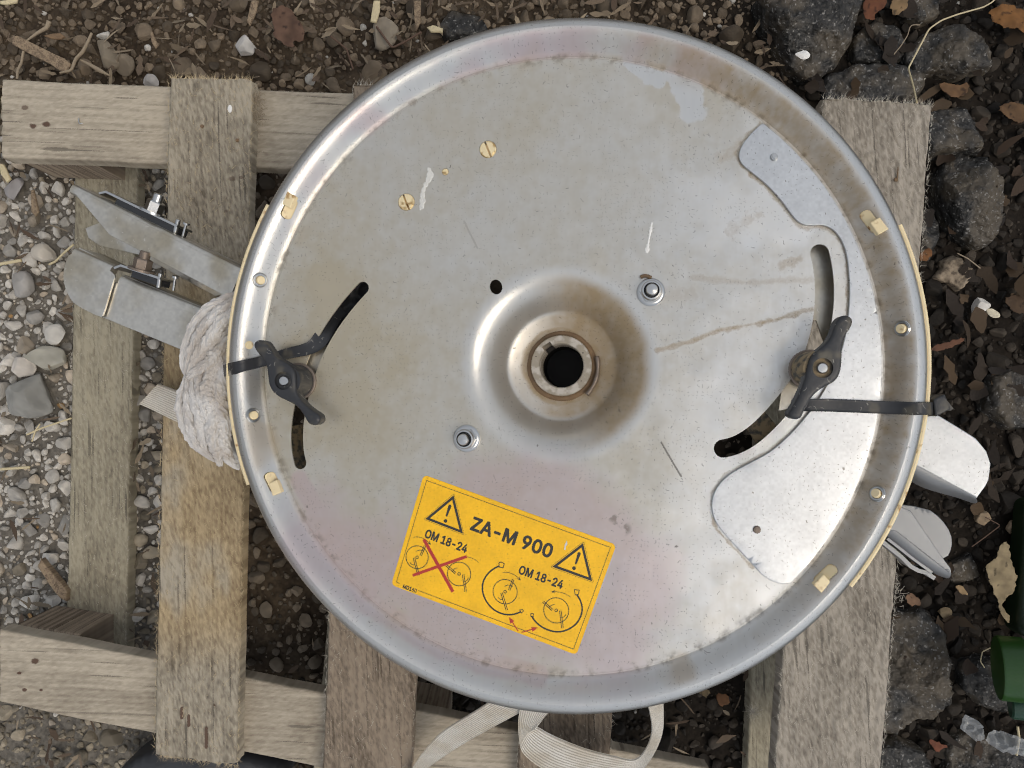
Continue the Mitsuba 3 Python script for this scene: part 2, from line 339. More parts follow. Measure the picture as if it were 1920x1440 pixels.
def wood(key, ang, light, dark, grain, warm=None, knots=(), fuzz=1.0, seed=0):
    c, s = math.cos(ang), math.sin(ang)
    def col(p, n, uv):
        u, v = p.x * c + p.y * s, p.y * c - p.x * s
        w = v + 0.004 * (noise(u * 7 + seed, v * 20, 1.0) - 0.5) + 0.012 * (noise(u * 2.2 + seed, v * 6, 5.0) - 0.5)
        g = 0.6 * fbm(u * 5 + seed, w * 230, p.z * 60, 3) + 0.4 * fbm(u * 16 + seed, w * 640, p.z * 60, 2)
        ring = 0.5 + 0.5 * dr.sin((w + 0.02 * fbm(u * 3 + seed, w * 12, 0.0, 2)) * 820)
        b = fbm(u * 14 + seed, v * 26, 3.0, 3)
        f = fbm(u * 170 + v * 60, v * 520 - u * 110, 7.0, 2)
        t = dr.clip(0.30 + grain * 0.40 * (ring - 0.5) + 0.85 * (g - 0.5) + 0.9 * (b - 0.5) + fuzz * 1.0 * (f - 0.5), 0, 1)
        out = mix(light, dark, t)
        ck = 0.55 * smoothstep(0.86, 0.93, noise(u * 13 + seed, w * 520, 3.0)) + 0.35 * smoothstep(0.90, 0.96, noise(u * 8 + seed * 3, w * 330, 9.0))
        out = mix(out, mi.Color3f(dark) * 0.35, dr.clip(ck, 0, 0.85))
        if warm is not None:
            k = smoothstep(-0.34, -0.26, p.y) * (1 - smoothstep(0.10, 0.16, p.y)) * smoothstep(0.36, 0.6, 0.2 + b * 0.7)
            out = mix(out, mix(warm[0], warm[1], t), 0.8 * k)
        for (kx, ky, kr, kk) in knots:
            dd = dr.sqrt(dr.square(p.x - kx) + 2.2 * dr.square(p.y - ky)) + 0.35 * kr * (noise(p.x * 300, p.y * 300, 0.0) - 0.5)
            out = mix(out, (0.07, 0.035, 0.022), (1 - smoothstep(kr * 0.5, kr, dd)) * kk)
        return out
    def bmp(p, n, uv):
        u, v = p.x * c + p.y * s, p.y * c - p.x * s
        return fbm(u * 40 + v * 30, v * 420, p.z * 200, 3)
    scene[key] = {'type': 'bumpmap', 'scale': 0.0009 * (0.4 + 0.6 * fuzz), 'arbitrary': mikit.proc(bmp, 6e-4),
                  'bsdf': {'type': 'twosided', 'b': {'type': 'principled', 'base_color': mikit.proc(col), 'roughness': 0.85, 'specular': 0.25}}}
kn = lambda px, py, z, r, k=0.9: (P(px, py, z)[0], P(px, py, z)[1], r * (CZ - z) / F, k)
wood('wood_warm', math.pi / 2 + 0.02, (0.37, 0.325, 0.25), (0.115, 0.095, 0.07), 0.2, warm=((0.43, 0.325, 0.185), (0.165, 0.11, 0.055)), fuzz=1.0, seed=3, knots=[kn(435, 335, .144, 9, .5), kn(452, 333, .144, 6, .6), kn(424, 396, .144, 5, .5), kn(350, 420, .144, 4, .5), kn(402, 1322, .144, 4, .7), kn(362, 612, .144, 6, .35)])
wood('wood_brown', math.pi / 2 + 0.05, (0.27, 0.215, 0.16), (0.085, 0.063, 0.045), 0.3, fuzz=1.0, seed=17)
wood('wood_grey', math.pi / 2 + 0.07, (0.36, 0.32, 0.265), (0.135, 0.115, 0.09), 0.1, fuzz=1.1, seed=29)
wood('wood_olive', math.pi / 2, (0.34, 0.305, 0.225), (0.125, 0.105, 0.075), 0.3, fuzz=0.9, seed=41)
wood('wood_pale', -0.04, (0.44, 0.385, 0.30), (0.165, 0.135, 0.10), 0.40, fuzz=0.55, seed=57,
     knots=[kn(62, 236, .122, 9), (kn(86, 233, .122, 10)), kn(47, 202, .122, 8, .7), kn(66, 1240, .122, 10), kn(46, 1293, .122, 7), kn(36, 1262, .122, 5), kn(77, 1294, .122, 4)])

def soil_col(p, n, uv):
    b = fbm(p.x * 30, p.y * 30, 0.0, 4); g = fbm(p.x * 260, p.y * 260, 2.0, 3)
    right = smoothstep(0.05, 0.40, p.x + 0.10 * (b - 0.5))
    c = mix((0.105, 0.078, 0.052), (0.055, 0.040, 0.027), smoothstep(0.3, 0.7, b))
    lf = smoothstep(-0.38, -0.50, p.x + 0.16 * (b - 0.5)) * smoothstep(0.34, 0.24, p.y + 0.12 * (b - 0.5)) * smoothstep(-1.6, -0.8, p.x)
    c = mix(c, (0.22, 0.20, 0.17), lf * 0.9)
    low = smoothstep(-0.36, -0.40, p.y) * smoothstep(-0.30, -0.2, p.x)
    c = mix(c * 0.68, (0.018, 0.015, 0.012), low * 0.8)  # shade of the gap below the disc painted into the soil
    c = mix(c, (0.011, 0.0085, 0.0065), right * 0.92)  # dark wet soil on the right, with shade painted in as well
    return c * (0.5 + 0.9 * g)
scene['soil'] = {'type': 'twosided', 'b': {'type': 'principled', 'base_color': mikit.proc(soil_col), 'roughness': 0.95, 'specular': 0.2}}
def stone_bump(p, n, uv): return fbm(p.x * 350, p.y * 350, p.z * 350, 3)
VC = {'type': 'mesh_attribute', 'name': 'vertex_color'}
scene['stone'] = {'type': 'bumpmap', 'scale': 0.0007, 'arbitrary': mikit.proc(stone_bump, 6e-4), 'bsdf': {'type': 'twosided', 'b': {'type': 'principled', 'base_color': VC, 'roughness': 0.85, 'specular': 0.3}}}
scene['painted'] = {'type': 'twosided', 'b': {'type': 'principled', 'base_color': dict(VC), 'roughness': 0.75, 'specular': 0.3}}
def asph_col(p, n, uv):
    b = fbm(p.x * 28, p.y * 28, p.z * 28, 3); g = fbm(p.x * 190, p.y * 190, p.z * 190, 3)
    s = smoothstep(0.70, 0.78, noise(p.x * 420, p.y * 420, p.z * 420)) * 0.5
    c = mix((0.014, 0.0135, 0.0125), (0.056, 0.053, 0.049), smoothstep(0.35, 0.75, b * 0.5 + g * 0.5))
    c = mix(c, (0.078, 0.062, 0.042), smoothstep(0.42, 0.66, b) * 0.75)
    return mix(c, (0.32, 0.31, 0.29), s * smoothstep(0.4, 0.6, g))
def asph_bump(p, n, uv): return fbm(p.x * 160, p.y * 160, p.z * 160, 4)
scene['asphalt'] = {'type': 'bumpmap', 'scale': 0.0045, 'arbitrary': mikit.proc(asph_bump, 6e-4), 'bsdf': {'type': 'twosided', 'b': {'type': 'principled', 'base_color': mikit.proc(asph_col), 'roughness': 0.55, 'specular': 0.4}}}
def conc_col(p, n, uv):
    g = fbm(p.x * 200, p.y * 200, p.z * 200, 3)
    return mix((0.27, 0.215, 0.155), (0.11, 0.085, 0.06), smoothstep(0.35, 0.7, g))
scene['concrete'] = {'type': 'bumpmap', 'scale': 0.0025, 'arbitrary': mikit.proc(asph_bump, 6e-4), 'bsdf': {'type': 'twosided', 'b': {'type': 'principled', 'base_color': mikit.proc(conc_col), 'roughness': 0.9}}}

# ------------------------------------------------------------------ the ground
def gpx(x, y): return 960 + x * F / CZ, 720 - y * F / CZ
def ground_h(x, y):
    p = np.stack([x, y, np.zeros_like(x)], -1)
    h = 0.014 * (meshkit.fbm(p * 9, 3, 5) - 0.55) + 0.008 * (meshkit.fbm(p * 55, 3, 9) - 0.5) + 0.004 * (meshkit.fbm(p * 190, 2, 2) - 0.5)
    return h - 0.004
gx = np.r_[-40, -15, -6, -3, -1.6, -1.1, np.arange(-0.82, 0.821, 0.004), 1.1, 1.6, 3, 6, 15, 40]
gy = np.r_[-40, -15, -6, -3, -1.4, -0.9, np.arange(-0.64, 0.641, 0.004), 0.9, 1.4, 3, 6, 15, 40]
X, Y = np.meshgrid(gx, gy, indexing='ij')
V = np.stack([X, Y, ground_h(X, Y)], -1).reshape(-1, 3)
i, j = np.meshgrid(np.arange(len(gx) - 1), np.arange(len(gy) - 1), indexing='ij')
a = i * len(gy) + j
FQ = np.stack([a, a + len(gy), a + len(gy) + 1, a + 1], -1).reshape(-1, 4)
obj('ground', (V, FQ), 'soil', smooth=True, kind='structure', label='brown soil mixed with fine grit under the pallet')

# ------------------------------------------------------------------ stones
rng = np.random.RandomState(11)
def stone_shape(rng, sub, flat=0.7):
    m = trimesh.creation.icosphere(subdivisions=sub); v = np.array(m.vertices)
    v *= 1 + 0.30 * (meshkit.fbm(v * 1.3 + rng.uniform(0, 50), 2)[:, None] - 0.5)
    for _ in range(rng.randint(5, 10)):
        n = rng.normal(size=3); n /= np.linalg.norm(n); d = rng.uniform(0.42, 0.80)
        v -= np.maximum(0, v @ n - d)[:, None] * n * 0.97
    v *= np.array([1.0, rng.uniform(0.62, 0.95), flat * rng.uniform(0.8, 1.1)])
    v += 0.035 * (meshkit.noise(v * 5 + rng.uniform(0, 50))[:, None] - 0.5)
    sm = trimesh.graph.smooth_shade(trimesh.Trimesh(v / np.abs(v[:, :2]).max(), m.faces, process=False), angle=math.radians(24 if sub > 1 else 32), facet_minarea=None)
    return np.array(sm.vertices), np.array(sm.faces)
SH = {s: [stone_shape(rng, s) for _ in range(36)] for s in (1, 2, 3)}
def place_stones(items, rng):
    """items: (x, y, z, r, colour, sub) -> vertices, faces, colours of one mesh."""
    vs, fs, cs, at = [], [], [], 0
    for x, y, z, r, col, sub in items:
        v, f = SH[sub][rng.randint(36)]
        th = rng.uniform(0, 2 * np.pi); c, s = np.cos(th), np.sin(th)
        tl = rng.normal(size=2) * 0.18
        w = v @ np.array([[c, s, 0], [-s, c, 0], [0, 0, 1]])
        w = w + np.c_[np.zeros((len(w), 2)), w[:, :2] @ tl]
        nz = meshkit.noise(w * 2.2 + rng.uniform(0, 60))
        cc = np.clip(col * (0.72 + 0.56 * nz[:, None]), 0, 1)
        vs.append(w * r + [x, y, z]); fs.append(f + at); cs.append(cc); at += len(v)
    return np.vstack(vs), np.vstack(fs), np.vstack(cs)
def tone(px, py, rng):
    left = 1 / (1 + math.exp((px - 300) / 25)) * (1 / (1 + math.exp((290 - py) / 25))) * (1 / (1 + math.exp((py - 1180) / 40)))
    if rng.rand() < left:
        k = rng.rand()
        if k < 0.70: c = np.array([0.46, 0.432, 0.385]) * rng.uniform(0.6, 1.2)
        elif k < 0.86: c = np.array([0.43, 0.365, 0.285]) * rng.uniform(0.55, 1.1)
        elif k < 0.99: c = np.array([0.29, 0.275, 0.25]) * rng.uniform(0.6, 1.1)
        else: c = np.array([0.36, 0.22, 0.10]) * rng.uniform(0.6, 1.0)
        return c
    if px > 1480: c = np.array([0.030, 0.024, 0.018]) * rng.uniform(0.3, 1.6)  # dark rubble on the right, with shade painted in as well
    elif py > 1280 and 500 < px: c = np.array([0.040, 0.033, 0.026]) * rng.uniform(0.3, 1.4)  # shade below the disc painted into the stones
    elif py < 200: c = np.array([0.165, 0.128, 0.090]) * rng.uniform(0.3, 1.2)
    elif px < 320: c = np.array([0.21, 0.18, 0.135]) * rng.uniform(0.5, 1.5)
    else: c = np.array([0.125, 0.102, 0.076]) * rng.uniform(0.4, 1.5)
    if rng.rand() < (0.025 if px < 500 or py < 200 else 0.01): c = np.array([0.42, 0.40, 0.36]) * rng.uniform(0.7, 1.1)
    return c
# the stones one can point at: outline centre and half sizes in the photograph
big = [('large smooth grey stone among the gravel left of the pallet', 58, 742, 52, 40, (0.24, 0.235, 0.215), 0.35),
       ('pale oval stone touching the largest grey stone, left of the pallet', 83, 673, 38, 22, (0.33, 0.315, 0.265), 0.0),
       ('cream rounded stone just left of the largest grey stone', 43, 690, 21, 18, (0.50, 0.46, 0.41), 0.2),
       ('grey wedge-shaped stone in gravel left of the lower steel vane', 40, 533, 24, 23, (0.30, 0.285, 0.265), 0.5),
       ('pointed whitish stone in gravel left of the two steel vanes', 84, 476, 24, 17, (0.44, 0.40, 0.34), 0.1),
       ('speckled purple-grey stone below the left end of the pallet beam', 27, 352, 16, 21, (0.27, 0.255, 0.25), 0.4),
       ('pale block-shaped stone by the edge of the left bottom board', 104, 627, 18, 19, (0.46, 0.44, 0.40), 0.3),
       ('large brown faceted stone above the disc rim, beside a wood chip', 722, 60, 23, 33, (0.235, 0.20, 0.155), 1.2),
       ('white rounded stone right of the pallet near the rusty leaf', 458, 88, 19, 18, (0.45, 0.43, 0.40), 0.5),
       ('large brown oval stone above the top pallet beam', 202, 103, 30, 21, (0.185, 0.155, 0.115), 0.6),
       ('round brown stone beside the oval one above the top pallet beam', 232, 119, 18, 20, (0.165, 0.135, 0.10), 0.6),
       ('grey stone half hidden behind the top pallet beam', 281, 150, 17, 12, (0.33, 0.31, 0.29), 0.4),
       ('small white stone lying on dark soil right of the disc', 1839, 574, 14, 16, (0.62, 0.59, 0.54), 0.6),
       ('pale yellow chip of stone on dark soil right of the disc', 1866, 587, 13, 7, (0.62, 0.56, 0.42), 0.4),
       ('tan pebble on dark soil below the lower right vane', 1773, 1150, 12, 11, (0.26, 0.19, 0.11), 0.5),
       ('tan stone with a point on dark soil right of the right vanes', 1843, 972, 13, 13, (0.27, 0.20, 0.13), 0.8),
       ('tan stone near the right edge above the pale crumpled leaf', 1902, 990, 12, 14, (0.28, 0.21, 0.14), 0.8)]
taken = []
for lab, px, py, hw, hh, col, ang in big:
    v, f = stone_shape(rng, 3, 0.75); sc = CZ / F * 1.0
    v = v / np.abs(v).max(0) * [max(hw, hh) * sc * 1.08, min(hw, hh) * sc * 1.12, min(hw, hh) * sc * 0.75]
    th = -ang if hw >= hh else math.pi / 2 - ang * 0.3
    c, s = math.cos(th), math.sin(th); v = v @ np.array([[c, s, 0], [-s, c, 0], [0, 0, 1]])
    w = P(px, py, 0.008); z = 0.002 + min(hw, hh) * sc * 0.45
    cc = np.clip(np.array(col) * (0.62 + 0.75 * meshkit.fbm(v * 90 + px, 4)[:, None]), 0, 1)
    obj('stone', trimesh.Trimesh(v + [w[0], w[1], z], f, process=False), 'stone', smooth=True, color=cc, label=lab, cat='stone')
    taken.append((w[0], w[1], max(hw, hh) * sc * 0.85))

# rubble chunks on the right (outlines in the photograph)
def chunk(pts, h, name, lab, mat='asphalt', seed=0, zb=-0.01, edge=0.02, cat_='rubble'):
    z = h * 0.8
    poly = Polygon(PXY(pts, z)).buffer(0)
    r = np.random.RandomState(seed)
    b = np.array(poly.exterior.segmentize(0.008).coords)[:-1]
    c0 = b.mean(0); d = b - c0
    b = c0 + d * (1 + 0.11 * (meshkit.fbm(np.c_[b * 60, np.full(len(b), seed)], 2)[:, None] - 0.5) * 2)
    poly = Polygon(b).buffer(0)
    if poly.geom_type != 'Polygon': poly = max(poly.geoms, key=lambda g: g.area)
    p, tri, loop = region(poly, 0.0035)
    dist = shapely.distance(poly.exterior, shapely.points(p))
    t = np.clip(dist / edge, 0, 1)
    q = np.c_[p, np.full(len(p), seed * 3.1)]
    top = h * (0.25 + 0.75 * np.sqrt(1 - (1 - t) ** 2))
    fac = np.full(len(p), 9.0)
    for _ in range(7):
        n = r.normal(size=2) * 0.5; o = p[r.randint(len(p))]
        fac = np.minimum(fac, h * r.uniform(0.85, 1.15) + (p - o) @ n * 0.6 * np.sign(r.randn()))
    top = np.minimum(top, np.maximum(fac, h * 0.35)) + h * 0.30 * (meshkit.fbm(q * 45, 4) - 0.5) + 0.008 * (np.abs(meshkit.fbm(q * 110, 3) - 0.5) * 2 - 0.3)
    n = len(p)
    v = np.vstack([np.c_[p, top], np.c_[b.mean(0) + (p[loop] - b.mean(0)) * 1.02, np.full(len(loop), zb)]])
    k = np.roll(np.arange(len(loop)), -1); a = np.arange(len(loop))
    f = np.vstack([tri, np.stack([a, a + n, k + n], 1), np.stack([a, k + n, k], 1)])
    m = trimesh.Trimesh(v, f, process=False)
    o = obj(name, m, mat, smooth=True, label=lab, cat=cat_)
    c = poly.centroid; taken.append((c.x, c.y, math.sqrt(poly.area / math.pi) * 0.9))
    return o
chunk([(1430, -20), (1628, -20), (1622, 25), (1605, 70), (1592, 100), (1560, 122), (1520, 132), (1493, 112), (1470, 66), (1448, 40)], 0.052, 'asphalt_chunk', 'large dark grey chunk at the top, carrying a white fleck', seed=1)
chunk([(1568, 128), (1610, 112), (1660, 105), (1712, 108), (1742, 128), (1740, 158), (1718, 186), (1640, 190), (1560, 186), (1548, 160)], 0.034, 'asphalt_chunk', 'knobbly dark chunk just above the top end of the right board', seed=2)
chunk([(1712, 80), (1745, 50), (1800, 36), (1852, 62), (1876, 92), (1868, 122), (1812, 134), (1770, 126), (1738, 136), (1708, 106)], 0.036, 'asphalt_chunk', 'broad dark chunk beneath the upper bend of the straw stem', seed=3)
chunk([(1700, -20), (1780, -20), (1772, 20), (1735, 34), (1710, 24)], 0.03, 'asphalt_chunk', 'grey chunk at the top edge between the leaf and the straw stem', seed=4)
chunk([(1612, 60), (1650, 30), (1690, 40), (1712, 75), (1700, 105), (1655, 112), (1610, 105)], 0.022, 'asphalt_chunk', 'low black chunk right of the large fleck-marked chunk', seed=5)
chunk([(1738, 205), (1790, 190), (1828, 184), (1846, 214), (1858, 262), (1850, 285), (1800, 282), (1745, 290), (1728, 250)], 0.042, 'asphalt_chunk', 'dark chunk beside the top right corner of the right board', seed=6)
chunk([(1786, 296), (1822, 272), (1870, 284), (1902, 330), (1906, 390), (1890, 440), (1860, 462), (1822, 440), (1792, 402), (1778, 345)], 0.050, 'asphalt_chunk', 'large olive grey chunk right of the right board below the corner chunk', seed=7)
chunk([(1722, 395), (1750, 388), (1768, 410), (1770, 450), (1750, 486), (1722, 480)], 0.024, 'asphalt_chunk', 'narrow black chunk squeezed against the right board beside the rim', seed=8)
chunk([(1758, 520), (1775, 500), (1772, 486), (1800, 478), (1832, 500), (1834, 520), (1808, 543), (1788, 528)], 0.020, 'rubble_lump', 'light brown crumbly mortar lump on dark soil right of the rim', mat='concrete', seed=9, edge=0.012)
chunk([(1668, 1178), (1700, 1160), (1770, 1158), (1792, 1200), (1796, 1250), (1792, 1275), (1806, 1310), (1800, 1335), (1778, 1362), (1740, 1370), (1700, 1392), (1655, 1388), (1640, 1280)], 0.050, 'asphalt_chunk', 'large flat black slab right of the lower end of the right board', seed=10)
chunk([(1812, 1262), (1850, 1240), (1905, 1250), (1960, 1290), (1960, 1345), (1895, 1350), (1850, 1330), (1822, 1305)], 0.034, 'asphalt_chunk', 'brownish black chunk under the green cap', seed=11)
chunk([(1796, 1400), (1840, 1386), (1900, 1400), (1960, 1410), (1960, 1470), (1790, 1470)], 0.036, 'asphalt_chunk', 'black chunk in the bottom right corner below the clear plastic', seed=12)
chunk([(1640, 1400), (1690, 1392), (1735, 1412), (1760, 1440), (1750, 1470), (1640, 1470)], 0.030, 'asphalt_chunk', 'black chunk at the bottom edge beside the right board', seed=13)
chunk([(1860, 705), (1905, 690), (1960, 700), (1960, 800), (1900, 810), (1850, 770)], 0.026, 'asphalt_chunk', 'dark earthy chunk at the right edge level with the cable tie', seed=14)
chunk([(1790, 1060), (1830, 1042), (1852, 1085), (1800, 1100), (1782, 1085)], 0.018, 'asphalt_chunk', 'flat dark stone between the lower vane tip and the pale leaf', seed=15)
chunk([(845, 12), (900, 20), (915, 48), (880, 68), (835, 70), (815, 45)], 0.022, 'asphalt_chunk', 'dark stone peeking over the disc rim at the top', seed=16)
w = P(1508, 98, 0.05)
v, f = stone_shape(rng, 2, 0.4)
obj('white_fleck', trimesh.Trimesh(v * [0.010, 0.011, 0.006] + [w[0], w[1], 0.043], f), 'white_paint', smooth=True, label='white fleck sitting on the large dark chunk at the top', cat='fleck')

# gravel: classes from large to small, packed without much overlap
pts_all = [np.array(taken)] if taken else []
items = []
def density(px, py):
    left = (px < 330) & (py > 290) & (py < 1190)
    top = (py < 200) & (px < 1400)
    botl = (px < 420) & (py >= 1190)
    d = np.full(len(px), 0.30); d[left] = 1.0; d[top] = 0.5; d[botl] = 0.5; d[px > 1480] = 0.40
    return d, left, top, botl
for r0, r1, n in ((0.0125, 0.018, 500), (0.009, 0.0125, 2600), (0.0062, 0.009, 7000), (0.0040, 0.0062, 16000), (0.0024, 0.0040, 30000), (0.0014, 0.0024, 30000)):
    xy = np.stack([rng.uniform(-0.72, 0.72, n), rng.uniform(-0.55, 0.55, n)], 1); r = rng.uniform(r0, r1, n)
    px, py = gpx(xy[:, 0], xy[:, 1])
    d, left, top, botl = density(px, py)
    if r0 > 0.009: d = np.where(left, 0.14, np.where(top, 0.45, 0.08)); d[botl] = 0.03
    elif r0 > 0.006: d = np.where(botl, 0.12, np.where(top, 0.28, np.where(left, 0.85, d)))
    else: d = np.where(top, 0.8, d)
    keep = rng.rand(n) < d
    if r0 > 0.0039: keep &= ~((px > 560) & (px < 1360) & (py > 320) & (py < 1120) & (rng.rand(n) < 0.8))
    else: keep &= ~((px > 560) & (px < 1360) & (py > 320) & (py < 1120) & (rng.rand(n) < 0.9))
    xy, r = xy[keep], r[keep]
    old = np.vstack(pts_all) if pts_all else np.zeros((0, 3))
    tree_ = cKDTree(old[:, :2]) if len(old) else None
    acc = []
    cell = {}
    for (x, y), rr in zip(xy, r):
        if tree_ is not None:
            near = tree_.query_ball_point((x, y), rr + 0.05)
            if any((old[k, 0] - x) ** 2 + (old[k, 1] - y) ** 2 < (0.80 * (old[k, 2] + rr)) ** 2 for k in near): continue
        ci, cj = int(x // 0.04), int(y // 0.04); bad = False
        for a in (-1, 0, 1):
            for b in (-1, 0, 1):
                for q in cell.get((ci + a, cj + b), ()):
                    if (q[0] - x) ** 2 + (q[1] - y) ** 2 < (0.78 * (q[2] + rr)) ** 2: bad = True; break
        if bad: continue
        cell.setdefault((ci, cj), []).append((x, y, rr)); acc.append((x, y, rr))
    if acc:
        pts_all.append(np.array(acc))
        A = np.array(acc); h = ground_h(A[:, 0], A[:, 1])
        for (x, y, rr), hh in zip(acc, h):
            ppx, ppy = gpx(x, y)
            items.append((x, y, hh + rr * 0.25, rr * 1.08, tone(ppx, ppy, rng), 2 if rr > 0.0040 else 1))
v, f, c = place_stones(items, rng)
obj('gravel', trimesh.Trimesh(v, f, process=False), 'stone', smooth=True, color=c, kind='stuff', label='loose gravel of grey and brown pebbles around the pallet', cat='gravel')
N_GRAVEL = len(items)

# ------------------------------------------------------------------ litter: leaves, chips, straw
def leafy(pts, z, curl, lab, col, name='dry_leaf', seed=0, cat_='leaf', step=0.003, vein=0.0):
    b_ = np.array(Polygon(PXY(smooth_poly(pts, 1), z)).exterior.segmentize(0.002).coords)[:-1]
    b_ = b_ + 0.0036 * (np.stack([meshkit.fbm(np.c_[b_ * 260, np.full(len(b_), seed + o)], 3) for o in (0.3, 40.7)], 1) - 0.5) * 2
    poly = Polygon(b_).buffer(0)
    if poly.geom_type != 'Polygon': poly = max(poly.geoms, key=lambda g: g.area)
    p, tri, loop = region(poly, step * 0.7)
    q = np.c_[p, np.full(len(p), seed * 7.7)]
    hz = z + curl * (meshkit.fbm(q * 28, 3) - 0.5) * 2 + 0.35 * curl * (meshkit.fbm(q * 110, 2) - 0.5)
    n = len(p)
    v = np.vstack([np.c_[p, hz], np.c_[p, hz - 0.0006]])
    k = np.roll(loop, -1)
    f = np.vstack([tri, tri[:, ::-1] + n, np.stack([loop, loop + n, k + n], 1), np.stack([loop, k + n, k], 1)])
    cc = np.array(col) * (0.55 + 0.9 * meshkit.fbm(q * 120, 3)[:, None])
    holes = meshkit.noise(q * 240) > 0.86
    cc[holes] *= 0.35
    return obj(name, trimesh.Trimesh(v, f, process=False), 'painted', smooth=True, color=np.clip(np.vstack([cc, cc * 0.8]), 0, 1), label=lab, cat=cat_)
leafy([(508, 20), (525, 12), (545, 14), (555, 30), (566, 45), (572, 62), (566, 78), (552, 72), (548, 90), (538, 88), (528, 78), (514, 72), (512, 48)], 0.022, 0.006, 'rust brown crumpled leaf on soil above the top beam', (0.105, 0.060, 0.040), seed=1)
leafy([(1850, 1062), (1868, 1050), (1872, 1030), (1884, 1010), (1892, 1030), (1896, 1062), (1904, 1085), (1900, 1108), (1884, 1122), (1878, 1135), (1888, 1150), (1894, 1158), (1889, 1172), (1878, 1155), (1874, 1130), (1866, 1112), (1858, 1092)], 0.03, 0.008, 'pale tan crumpled leaf standing near the right edge', (0.25, 0.195, 0.115), seed=2)
leafy([(1622, -12), (1666, -12), (1662, 8), (1645, 24), (1640, 36), (1622, 38), (1618, 15)], 0.03, 0.005, 'glossy red brown leaf beside the large fleck-marked chunk', (0.10, 0.036, 0.016), seed=3)
leafy([(1668, 8), (1690, -10), (1706, -10), (1702, 12), (1690, 24), (1676, 32)], 0.03, 0.004, 'light tan leaf right of the glossy red brown leaf', (0.17, 0.11, 0.055), seed=4)
leafy([(1855, 20), (1880, 8), (1905, 12), (1945, 30), (1945, 62), (1900, 55), (1875, 50), (1860, 38)], 0.03, 0.008, 'curled orange brown leaf in the top right corner', (0.15, 0.068, 0.02), seed=5)
leafy([(1762, 152), (1790, 158), (1818, 156), (1812, 178), (1790, 184), (1768, 170)], 0.02, 0.006, 'brown leaf right of the straw stem', (0.12, 0.065, 0.03), seed=6)
leafy([(1722, 476), (1740, 464), (1750, 472), (1744, 486), (1728, 492)], 0.026, 0.004, 'orange brown leaf scrap against the right board', (0.14, 0.06, 0.02), seed=7)
leafy([(1695, 1115), (1712, 1112), (1730, 1128), (1720, 1137), (1705, 1134)], 0.014, 0.003, 'small brown leaf scrap below the lower right vane', (0.17, 0.10, 0.06), seed=8)
leafy([(1790, 1098), (1800, 1095), (1816, 1110), (1814, 1118), (1800, 1110)], 0.016, 0.003, 'small curled tan leaf below the tip of the lower vane', (0.28, 0.19, 0.10), seed=9)
leafy([(1740, 1384), (1760, 1392), (1780, 1402), (1766, 1404), (1756, 1412), (1746, 1400)], 0.02, 0.004, 'dark red brown leaf below the black slab', (0.12, 0.04, 0.02), seed=10)
leafy([(1880, 560), (1905, 550), (1930, 560), (1930, 590), (1900, 585)], 0.016, 0.005, 'dark brown leaf at the right edge beside the white stone', (0.06, 0.035, 0.018), seed=11)
leafy([(1745, 650), (1778, 640), (1812, 632), (1806, 644), (1775, 654), (1752, 660)], 0.016, 0.004, 'reddish brown leaf strip right of the disc below the white stone', (0.10, 0.045, 0.025), seed=12)
leafy([(1868, 200), (1895, 190), (1930, 200), (1925, 232), (1890, 225)], 0.02, 0.006, 'ragged brown leaf at the right edge right of the corner chunk', (0.10, 0.055, 0.025), seed=13)
leafy([(1415, 1315), (1395, 1318), (1375, 1305), (1362, 1312), (1345, 1322), (1344, 1328)], 0.02, 0.004, 'rusty leaf in the dark gap below the disc', (0.22, 0.10, 0.04), seed=14) if False else None
leafy([(1343, 1300), (1366, 1302), (1368, 1322), (1346, 1324)], 0.02, 0.004, 'rusty brown leaf in the dark gap below the disc', (0.12, 0.055, 0.022), seed=14)
leafy([(1310, 1295), (1330, 1292), (1334, 1304), (1320, 1310)], 0.02, 0.004, 'tan leaf scrap in the dark gap below the disc', (0.15, 0.11, 0.06), seed=15)

def stick(pts, z0, r, lab, mat, name, cat_, n=24, zs=None):
    ctl = np.array([P(x, y, z0 if zs is None else zs[k]) for k, (x, y) in enumerate(pts)])
    al = np.r_[0, np.cumsum(np.linalg.norm(np.diff(ctl, axis=0), axis=1))]; tq = np.linspace(0, al[-1], n)
    p = np.stack([np.interp(tq, al, ctl[:, k]) for k in range(3)], 1)
    p[1:-1] = 0.25 * p[:-2] + 0.5 * p[1:-1] + 0.25 * p[2:]
    rr = np.asarray(r, float)
    rad = np.interp(np.linspace(0, 1, n), np.linspace(0, 1, len(rr)), rr) if rr.ndim else rr
    return obj(name, tube(p, rad, 7), mat, smooth=True, label=lab, cat=cat_)
P_('straw', (0.52, 0.44, 0.27), 0.5)
P_('grey_twig', (0.27, 0.215, 0.15), 0.8)
P_('dark_twig', (0.10, 0.06, 0.04), 0.8)
def chipw_col(p, n, uv):
    g = 0.5 * fbm(p.x * 120 + p.y * 200, p.x * 220 - p.y * 120, 0.0, 3) + 0.5 * fbm(p.x * 700, p.y * 700, 0.0, 2)
    return mix((0.27, 0.20, 0.13), (0.13, 0.092, 0.06), smoothstep(0.3, 0.75, g))
P_('chip_wood', mikit.proc(chipw_col), 0.85)
stick([(1875, -12), (1862, 3), (1845, 13), (1795, 27), (1765, 38), (1742, 54), (1724, 88), (1703, 128), (1712, 160), (1719, 192)], 0.06, [0.0009, 0.0011, 0.0010], 'long bent pale straw stem crossing the dark rubble, top right', 'straw', 'straw_stem', 'straw', 80, [.055, .055, .055, .055, .055, .055, .060, .07, .10, .148])
stick([(1725, 47), (1712, 46), (1706, 50), (1702, 66), (1690, 85), (1676, 102)], 0.045, 0.0006, 'thin dark stalk left of the straw stem', 'grey_twig', 'stalk', 'stalk')
